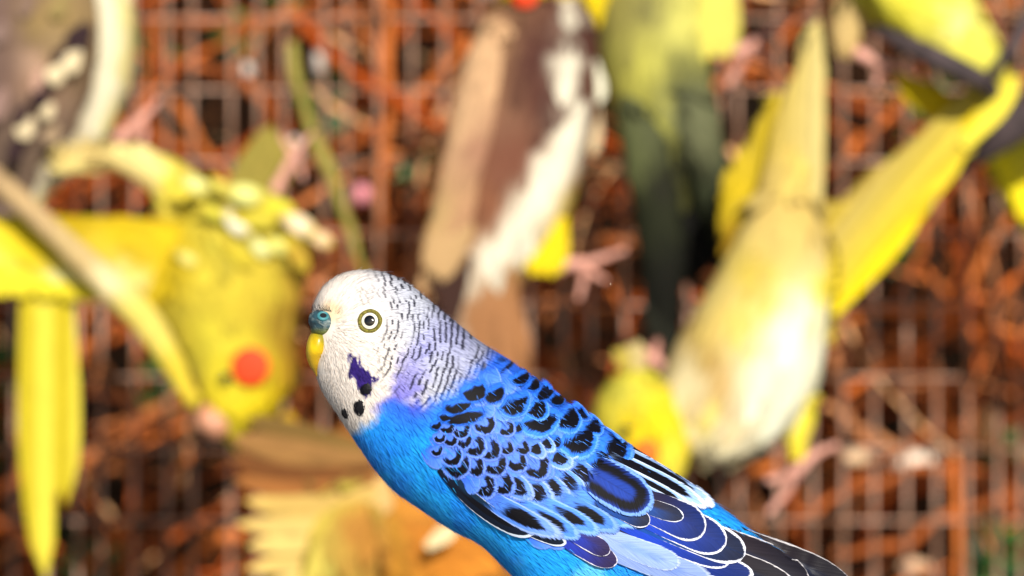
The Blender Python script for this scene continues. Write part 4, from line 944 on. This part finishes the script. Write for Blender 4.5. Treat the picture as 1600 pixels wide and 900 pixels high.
    loft('beak', [(489, 517, 518, 518, 32, 4.2), (483, 530, 519, 532, 36, 4.8), (480, 546, 516, 548, 34, 5.0), (481.5, 560, 508, 560, 25, 4.6), (486.5, 573, 502, 572, 13, 4.2), (492, 581, 499, 580, 6, 3.8), (496, 588, 498, 588, 1, 3.4)], D, r, m_beak, bk, 24, 24)
    # bristles at the top of the cere
    m_br = mat_plain('dark_bristle', (0.03, 0.025, 0.03), 0.6, 300, 0, 0)
    for i in range(16):
        x = 490 + i * 1.9
        h0 = hit(x, 487 - 2.5 * math.sin(math.pi * i / 15))
        if h0 is None: continue
        a = h0[0] + h0[1] * 0.0002
        e = P(x + random.uniform(-4, 3), 478 - random.uniform(0, 5), D); e.y = a.y - 0.0004
        tube('bristle', [a, a.lerp(e, 0.5) + h0[1] * 0.0003, e], [0.00006, 0.00005, 0.00001], cere, m_br, ns=4, nr=4)
    # ---- wing shell
    WTOP = [(700, 640), (740, 612), (790, 590), (830, 606), (880, 636), (940, 680), (1000, 722), (1060, 763), (1110, 795)]
    WBOT = [(678, 690), (692, 735), (722, 772), (770, 802), (830, 826), (890, 846), (950, 868), (1010, 880), (1060, 880)]
    nu, nv = 17, 40
    T_, B_ = catmull(WTOP, nv), catmull(WBOT, nv)
    def wing_lift(x, y):
        return 0.0
    Vw, Qw = [], []
    for j in range(nv):
        for i in range(nu):
            a = i / (nu - 1)
            x, y = T_[j] * (1 - a) + B_[j] * a
            ed = min(math.sin(math.pi * a) * 1.4, 1.0) * min(1, (j + 0.5) / 5) * min(1, (nv - 1 - j + 0.5) / 5)
            hh = hit(x, y, 0.00004 + 0.00010 * ed) or (P(x, y, D, 0.004), None)
            Vw.append(hh[0]); Qw.append((x, y))
    Qw = np.array(Qw)
    wc = lerp(srgb(52, 100, 225)[None], srgb(70, 112, 235)[None], noise2(Qw[:, 0] / 20, Qw[:, 1] / 20, 3)[:, None])
    wing = link('wing', mesh_from('wing', Vw, grid_faces(nu, nv), wc), r, M_PLUME)
    # ---- feathers of the wing, each its own piece, laid over the body surface
    BLK = srgb(10, 9, 16)
    mats = {
        'crescent': mat_feather('covert_crescent', srgb(80, 124, 240), srgb(112, 146, 248), BLK, 0.34, 0.82, 0.46, 0.45, 0.07, 0.88, tip=srgb(100, 138, 246), fray=(0.88, 1.05), fade=0.35),
        'blob': mat_feather('covert_dark_centre', srgb(80, 135, 244), srgb(150, 180, 252), BLK, 0.0, 0.58, 0.34, 0.45, 0.07, 0.82, tip=srgb(118, 158, 250), fray=(0.9, 1.06), fade=0.3),
        'scap': mat_feather('scapular', srgb(48, 118, 240), srgb(92, 155, 250), BLK, 0.0, 0.75, 0.42, 0.40, 0.07, 0.88, fray=(0.9, 1.06), fade=0.35),
        'dash': mat_feather('mantle_dash', srgb(42, 112, 236), srgb(48, 122, 240), BLK, 0.0, 0.78, 0.51, 0.55, 0.08, 0.97, fray=(0.74, 1.0), fade=0.46),
        'plain': mat_feather('covert_plain', srgb(62, 116, 240), srgb(108, 148, 250), srgb(62, 112, 236), 0.0, 0.3, 0.3, 0.5, 0.1, 0.84, tip=srgb(88, 136, 248), fray=(0.86, 1.05), fade=0.4),
        'tertial': mat_feather('tertial', srgb(28, 60, 155), srgb(120, 165, 248), BLK, 0.36, 0.76, 0.10, 0.55, 0.12, 0.83, fray=(0.92, 1.06), fade=0.2),
        'stripe': mat_feather('tertial_stripe', srgb(150, 185, 245), srgb(205, 222, 252), BLK, 0.0, 0.55, 0.12, 0.62, 0.07, 0.80, fray=(0.93, 1.06), fade=0.2),
        'cover2': mat_feather('greater_covert', srgb(78, 134, 240), srgb(122, 166, 250), BLK, 0.0, 0.52, 0.42, 0.55, 0.09, 0.80, fray=(0.9, 1.06), fade=0.3),
        'second': mat_feather('secondary', srgb(26, 60, 178), srgb(222, 224, 240), BLK, 0.0, 0.01, 2.0, 0.72, 0.03, 0.945, side=srgb(40, 38, 66), tip=srgb(28, 44, 105), rough=0.42),
        'second_dark': mat_feather('secondary_dark', srgb(20, 66, 145), srgb(222, 224, 240), BLK, 0.0, 0.01, 2.0, 0.72, 0.03, 0.95, side=srgb(45, 38, 45), tip=srgb(30, 36, 60), rough=0.42),
        'primary': mat_feather('primary', srgb(28, 52, 92), srgb(205, 200, 205), BLK, 0.0, 0.01, 2.0, 0.75, 0.03, 0.96, side=srgb(42, 34, 40), tip=srgb(30, 28, 36), rough=0.42),
        'pale': mat_feather('pale_vane', srgb(138, 162, 224), srgb(176, 194, 238), srgb(118, 146, 222), 0.0, 0.3, 0.3, 0.7, 0.2, 0.9, fray=(0.9, 1.05)),
        'edge': mat_feather('primary_covert', srgb(18, 26, 44), srgb(214, 226, 246), srgb(14, 14, 22), 0.0, 0.3, 0.3, 0.75, 0.05, 0.86, side=srgb(20, 44, 70)),
        'navy': mat_feather('alula', srgb(40, 58, 170), srgb(225, 222, 240), BLK, 0.0, 0.01, 2.0, 0.75, 0.04, 0.94, side=srgb(52, 52, 130), tip=srgb(50, 42, 80)),
        'blueback': mat_feather('rump_blue', srgb(35, 135, 240), srgb(45, 150, 245), srgb(20, 105, 225), 0.0, 0.3, 0.3, 0.7, 0.1, 0.93),
    }
    cnt = [0]
    def feather(root, tip, half, kind, lift0, lift1, vc=0.5, bend=0.0, name='covert_feather', n=14, m=9, base=0.55):
        rx, ry = root; tx, ty = tip
        dx, dy = tx - rx, ty - ry
        Ln = math.hypot(dx, dy); nx, ny = dy / Ln, -dx / Ln            # +u = towards the back
        Vv, UV, last = [], [], None
        for j in range(n):
            vv = 1 - (1 - j / (n - 1)) ** 1.35
            w = (base + (1 - base) * math.sin(min(vv / vc, 1) * math.pi / 2)) if vv < vc else math.sqrt(max(0.0, 1 - ((vv - vc) / (1 - vc)) ** 2))
            w = max(w, 0.015)
            bx, by = rx + dx * vv + nx * bend * 4 * vv * (1 - vv), ry + dy * vv + ny * bend * 4 * vv * (1 - vv)
            for i in range(m):
                uu = (i / (m - 1) * 2 - 1)
                x, y = bx + nx * half * w * uu, by + ny * half * w * uu
                l = lerp(lift0, lift1, vv) + (1 - uu * uu) * half * S0 * 0.05 * w
                hh = hit(x, y, l)
                if hh is None:
                    q_ = P(x, y, D); q_.y = (last.y if last is not None else q_.y)
                else:
                    q_ = hh[0]; last = q_
                Vv.append(q_); UV.append((0.5 + 0.5 * uu * w, vv))
        o = link(name, mesh_from(name, Vv, grid_faces(m, n), None, UV), wing, mats[kind])
        cnt[0] += 1
        return o
    def mark(cx, cy, half, L, ang, kind, k=0.66, l0=0.0006, l1=0.0016, bend=0.0):
        a = math.radians(ang); ux, uy = math.cos(a), math.sin(a)
        feather((cx - ux * L * k, cy - uy * L * k), (cx + ux * L * (1 - k), cy + uy * L * (1 - k)), half, kind, l0, l1, bend=bend)
    # underlying plain scallops
    for jr, a in enumerate(range(10, 250, 21)):
        for c in range(-34, 132, 24):
            cc = c + (12 if jr % 2 else 0)
            x, y = 690 + 0.80 * a + 0.6 * cc, 680 + 0.60 * a - 0.8 * cc
            x += random.uniform(-3, 3); y += random.uniform(-3, 3)
            mark(x, y, 17, 52, lerp(58, 38, min(a / 200, 1)) + random.uniform(-5, 5), 'plain', 0.6, 0.0003, 0.0007)
    MK = [ # cx, cy, half width, length, angle, kind
        (742, 619, 21, 46, 72, 'dash'), (772, 621, 18, 42, 66, 'dash'), (718, 638, 25, 34, 80, 'dash'), (724, 655, 36, 34, 82, 'dash'), (700, 652, 14, 24, 75, 'dash'),
        (804, 636, 25, 46, 68, 'scap'), (838, 643, 18, 44, 52, 'scap'), (842, 665, 31, 52, 76, 'scap'), (886, 660, 22, 52, 52, 'scap'), (904, 692, 31, 66, 55, 'scap'), (924, 670, 14, 44, 44, 'scap'),
        (812, 597, 16, 34, 60, 'dash'), (832, 607, 12, 30, 50, 'dash'), (851, 618, 18, 40, 46, 'dash'), (870, 629, 12, 36, 44, 'dash'), (906, 648, 12, 46, 42, 'scap'), (930, 662, 9, 40, 40, 'scap'),
        (684, 666, 9, 20, 70, 'dash'), (702, 671, 13, 24, 68, 'crescent'), (724, 676, 15, 34, 62, 'crescent'), (760, 669, 18, 38, 66, 'crescent'), (794, 674, 13, 34, 45, 'crescent'), (808, 671, 9, 26, 45, 'dash'),
        (690, 686, 10, 22, 68, 'crescent'), (708, 690, 12, 26, 62, 'crescent'), (728, 692, 14, 32, 60, 'crescent'), (748, 702, 18, 44, 44, 'crescent'), (770, 707, 18, 44, 44, 'crescent'),
        (686, 706, 10, 22, 62, 'crescent'), (711, 717, 17, 34, 58, 'crescent'), (794, 702, 12, 34, 40, 'crescent'), (818, 702, 11, 34, 42, 'crescent'), (838, 705, 12, 38, 40, 'blob'), (854, 697, 10, 34, 42, 'blob'), (868, 694, 9, 32, 48, 'dash'),
        (719, 732, 22, 48, 62, 'crescent'), (747, 731, 16, 46, 44, 'crescent'), (777, 731, 20, 46, 60, 'crescent'), (811, 726, 16, 44, 48, 'crescent'), (843, 735, 21, 52, 48, 'crescent'), (876, 720, 15, 46, 34, 'blob'), (890, 706, 12, 36, 40, 'blob'),
        (762, 762, 20, 54, 48, 'crescent'), (790, 758, 18, 56, 40, 'crescent'), (812, 763, 17, 60, 38, 'blob'), (842, 772, 19, 62, 40, 'blob'), (867, 766, 17, 64, 36, 'blob'), (891, 757, 17, 66, 34, 'blob'), (913, 745, 18, 68, 34, 'blob'), (938, 725, 20, 70, 38, 'scap'),
        (735, 752, 17, 46, 50, 'plain'), (958, 704, 22, 74, 34, 'scap'), (962, 690, 10, 66, 34, 'scap'),
    ]
    for (cx, cy, hw, L, an, kd) in MK:
        mark(cx, cy, hw * 1.12, L * 1.12, an + random.uniform(-3, 3), kd, 0.70 if kd in ('crescent', 'dash') else 0.60, 0.0004, 0.0010)
    FL = 'flight_feather'
    # long pieces: root, tip, half width, kind, lift root, lift tip, vc, bend
    LONG = [
        # primaries and tail side, lowest layer first
        ((1020, 800), (1330, 915), 24, 'primary', -0.0003, -0.0002, 0.75, 4),
        ((990, 810), (1262, 915), 30, 'primary', 0.0001, 0.0005, 0.72, 8),
        ((960, 822), (1246, 925), 24, 'primary', 0.0003, 0.0008, 0.75, 4),
        ((900, 830), (1215, 918), 16, 'pale', 0.0003, 0.0008, 0.8, -2),
        ((880, 820), (1175, 898), 18, 'second', 0.0004, 0.0009, 0.8, 0),
        ((900, 832), (1110, 905), 22, 'pale', 0.0004, 0.0010, 0.75, -3),
        ((930, 830), (1060, 880), 18, 'pale', 0.0005, 0.0012, 0.75, -3),
        # secondaries
        ((940, 800), (1136, 880), 17, 'second', 0.0006, 0.0011, 0.8, -3),
        ((950, 790), (1160, 868), 26, 'second_dark', 0.0007, 0.0013, 0.78, 2),
        ((955, 782), (1129, 853), 27, 'second', 0.0008, 0.0015, 0.78, 2),
        ((960, 775), (1096, 833), 26, 'second', 0.0009, 0.0017, 0.76, 3),
        ((960, 776), (1062, 812), 12, 'second_dark', 0.0010, 0.0018, 0.75, 0),
        ((930, 780), (1010, 818), 14, 'second_dark', 0.0010, 0.0018, 0.75, 0),
        # tertials with white edges
        ((930, 676), (1093, 780), 11, 'stripe', 0.0003, 0.0008, 0.85, 3),
        ((930, 690), (1112, 797), 12, 'stripe', 0.0004, 0.0010, 0.85, 5),
        ((935, 705), (1100, 798), 12, 'stripe', 0.0005, 0.0011, 0.82, 2),
        ((940, 720), (1080, 799), 9, 'stripe', 0.0006, 0.0012, 0.82, 0),
        ((940, 732), (1062, 801), 8, 'stripe', 0.0007, 0.0013, 0.82, 0),
        ((930, 745), (1040, 806), 8, 'stripe', 0.0007, 0.0013, 0.82, 0),
        ((908, 733), (1012, 798), 32, 'tertial', 0.0013, 0.0024, 0.5, 0),
        # bases of the secondaries below the covert row
        ((870, 760), (1000, 820), 20, 'cover2', 0.0006, 0.0012, 0.7, 0),
        ((850, 770), (965, 828), 18, 'cover2', 0.0006, 0.0012, 0.7, 0),
        ((825, 775), (935, 832), 16, 'cover2', 0.0006, 0.0012, 0.7, 0),
        ((790, 778), (905, 838), 17, 'cover2', 0.0006, 0.0012, 0.7, 0),
        ((750, 765), (880, 836), 17, 'blob', 0.0007, 0.0014, 0.7, -4),
        # leading edge
        ((690, 728), (835, 832), 13, 'edge', 0.0003, 0.0010, 0.85, -13),
        ((770, 795), (884, 847), 9, 'edge', 0.0002, 0.0008, 0.85, -5),
        ((860, 822), (962, 878), 17, 'navy', 0.0003, 0.0010, 0.7, -3),
        ((870, 818), (950, 861), 14, 'navy', 0.0006, 0.0014, 0.7, 0),
    ]
    for (a, b_, hw, kd, l0, l1, vc, bd) in LONG:
        feather(a, b_, hw, kd, l0 + 0.0003, l1 + 0.0004, vc, bd, FL, 22, 11, 0.7)
    # loose barbs lying over the coverts
    nb = 420
    bv, bcx = np.zeros((nb, 3, 2, 3)), np.zeros((nb, 3, 2, 3))
    okb = 0
    for _ in range(nb * 3):
        if okb >= nb: break
        x, y = random.uniform(685, 1000), random.uniform(590, 840)
        a_ = 0.80 * (x - 690) + 0.60 * (y - 680); c_ = 0.6 * (x - 690) - 0.8 * (y - 680)
        if not (-8 < a_ < 250 and -40 < c_ < 132): continue
        an = math.radians(lerp(58, 36, min(max(a_, 0) / 200, 1)) + random.gauss(0, 9)); ln = random.uniform(7, 17)
        pts = [hit(x + math.cos(an) * ln * k, y + math.sin(an) * ln * k, 0.00075 + 0.0004 * k + random.uniform(0, 0.0002)) for k in (0, 0.5, 1)]
        if any(q_ is None for q_ in pts): continue
        cb_ = lerp(srgb(60, 130, 240), srgb(135, 165, 248), random.random()) if random.random() < 0.72 else srgb(30, 50, 120)
        if c_ > 85: cb_ = lerp(srgb(48, 120, 236), srgb(90, 155, 246), random.random())
        wv = random.uniform(0.00003, 0.00006)
        side_ = Vector((math.sin(an), 0, math.cos(an)))
        for k in range(3):
            for m_, sg in ((0, -1), (1, 1)):
                bv[okb, k, m_] = pts[k][0] + side_ * (sg * wv * (1, 1, 0.2)[k]); bcx[okb, k, m_] = cb_
        okb += 1
    bv, bcx = bv[:okb], bcx[:okb]
    Fb = (np.arange(okb)[:, None, None] * 6 + np.arange(2)[None, :, None] * 2 + np.array([0, 1, 3, 2])[None, None, :]).reshape(-1, 4)
    lb = link('loose_barbs', mesh_np('loose_barbs', bv.reshape(-1, 3), Fb, bcx.reshape(-1, 3)), wing, M_PLUME); lb['kind'] = 'stuff'
    # the other wing: the same feathers on the far flank
    y0 = CAM.y + D
    from mathutils import Matrix
    mir = Matrix.Translation((0, y0, 0)) @ Matrix.Diagonal((1, -1, 1, 1)) @ Matrix.Translation((0, -y0, 0))
    far = wing.copy(); col.objects.link(far); far.parent = r
    far.matrix_parent_inverse = parent_inv(r) @ mir
    for ch in list(wing.children):
        c2 = ch.copy(); col.objects.link(c2); c2.parent = far
        c2.matrix_parent_inverse = Matrix()
    # ---- throat spots as small dark feathers proud of the face
    sp = {'col': None}
    def spot(cx, cy, a, b2, rot, name='throat_spot'):
        Vv = []
        cr, sr = math.cos(math.radians(rot)), math.sin(math.radians(rot))
        for rr in (1.0, 0.75, 0.4, 0.02):
            for i in range(20):
                an = 2 * math.pi * i / 20
                jag = 1 + (0.10 * math.sin(7 * an) + 0.06 * math.sin(11 * an + 1)) * (rr == 1.0)
                ux, uy = a * rr * jag * math.cos(an), b2 * rr * jag * math.sin(an)
                hh = hit(cx + ux * cr - uy * sr, cy + ux * sr + uy * cr, 0.00012 + 0.00028 * (1 - rr * rr))
                Vv.append(hh[0] if hh else P(cx + ux, cy + uy, D))
        link(name, mesh_from(name, Vv, grid_faces(20, 4, True)), r, mat_plain('black_spot_feather', srgb(14, 10, 20), 0.6, 1500, 0.3, 0.4))
    spot(563.5, 635.5, 6.6, 11, -12); spot(541, 645, 4.2, 7.6, -22); spot(574, 607, 7.6, 8.5, 0)
    # ---- legs, feet and tail below the frame edge
    th = loft('thigh', [(825, 905, 880, 890, 30, 4), (812, 925, 876, 925, 36, 6), (808, 945, 872, 940, 34, 9), (815, 972, 852, 972, 18, 9)], D, r, M_PLUME, lambda x, y: np.tile(srgb(40, 175, 250), (len(x), 1)), 18, 14)
    m_leg = mat_plain('grey_blue_leg', (0.30, 0.30, 0.36), 0.6, 900, 0.2, 0.6)
    for tw in (9, -12):
        f = pxtube('foot', [(834, 960, 10, tw), (838, 985, 8, tw), (836, 1003, 9, tw)], D, r, m_leg)
        for (ex, dz) in ((-52, 3), (-40, -5), (48, 4), (38, -4)):
            pxtube('toe', [(836, 1003, 8, tw), (836 + ex * 0.5, 1006 + 1, 7, tw + dz * 0.6), (836 + ex * 0.9, 1018, 6, tw + dz), (836 + ex, 1034, 3, tw + dz)], D, f, m_leg, ns=10)
    t = loft('tail', [(1180, 870, 1130, 960, 36), (1260, 925, 1220, 985, 26), (1400, 1020, 1375, 1055, 16), (1560, 1130, 1545, 1150, 8)], D, r, M_PLUME, lambda x, y: np.tile(srgb(30, 90, 190), (len(x), 1)), 14, 16)
    for i in range(6):
        blade('tail_feather', (1180 + i * 4, 915 + i * 5), (1520 + i * 22, 1120 + i * 14), 15, D, t, M_PLUME, lerp(srgb(28, 40, 95), srgb(40, 110, 210), i / 5), 0.0055 - 0.0012 * i)
    return r
budgie()

def perch():
    D = D_BIRD
    m = mat_plain('perch_bark', (0.26, 0.16, 0.09), 0.85, 60, 0.25, 0.7)
    r = empty('perch', P(836, 1052, D), 'brown natural wood perch under the blue budgerigar', 'perch')
    s = mpp(D)
    tube('limb', [P(520, 1085, D, 0.01), P(700, 1058, D), P(836, 1052, D, -0.0015), P(980, 1060, D), P(1200, 1050, D, -0.02), P(1500, 1080, D, -0.10)], [0.006, 0.0068, 0.0066, 0.0068, 0.0075, 0.008], r, m, nr=14, ns=30)
    tube('upright', [P(1480, 1078, D, -0.10), P(1485, 2200, D, -0.10), P(1490, 450 + CAM.z / s + 60, D, -0.10)], [0.009, 0.011, 0.013], r, m, nr=12, ns=10)
perch()
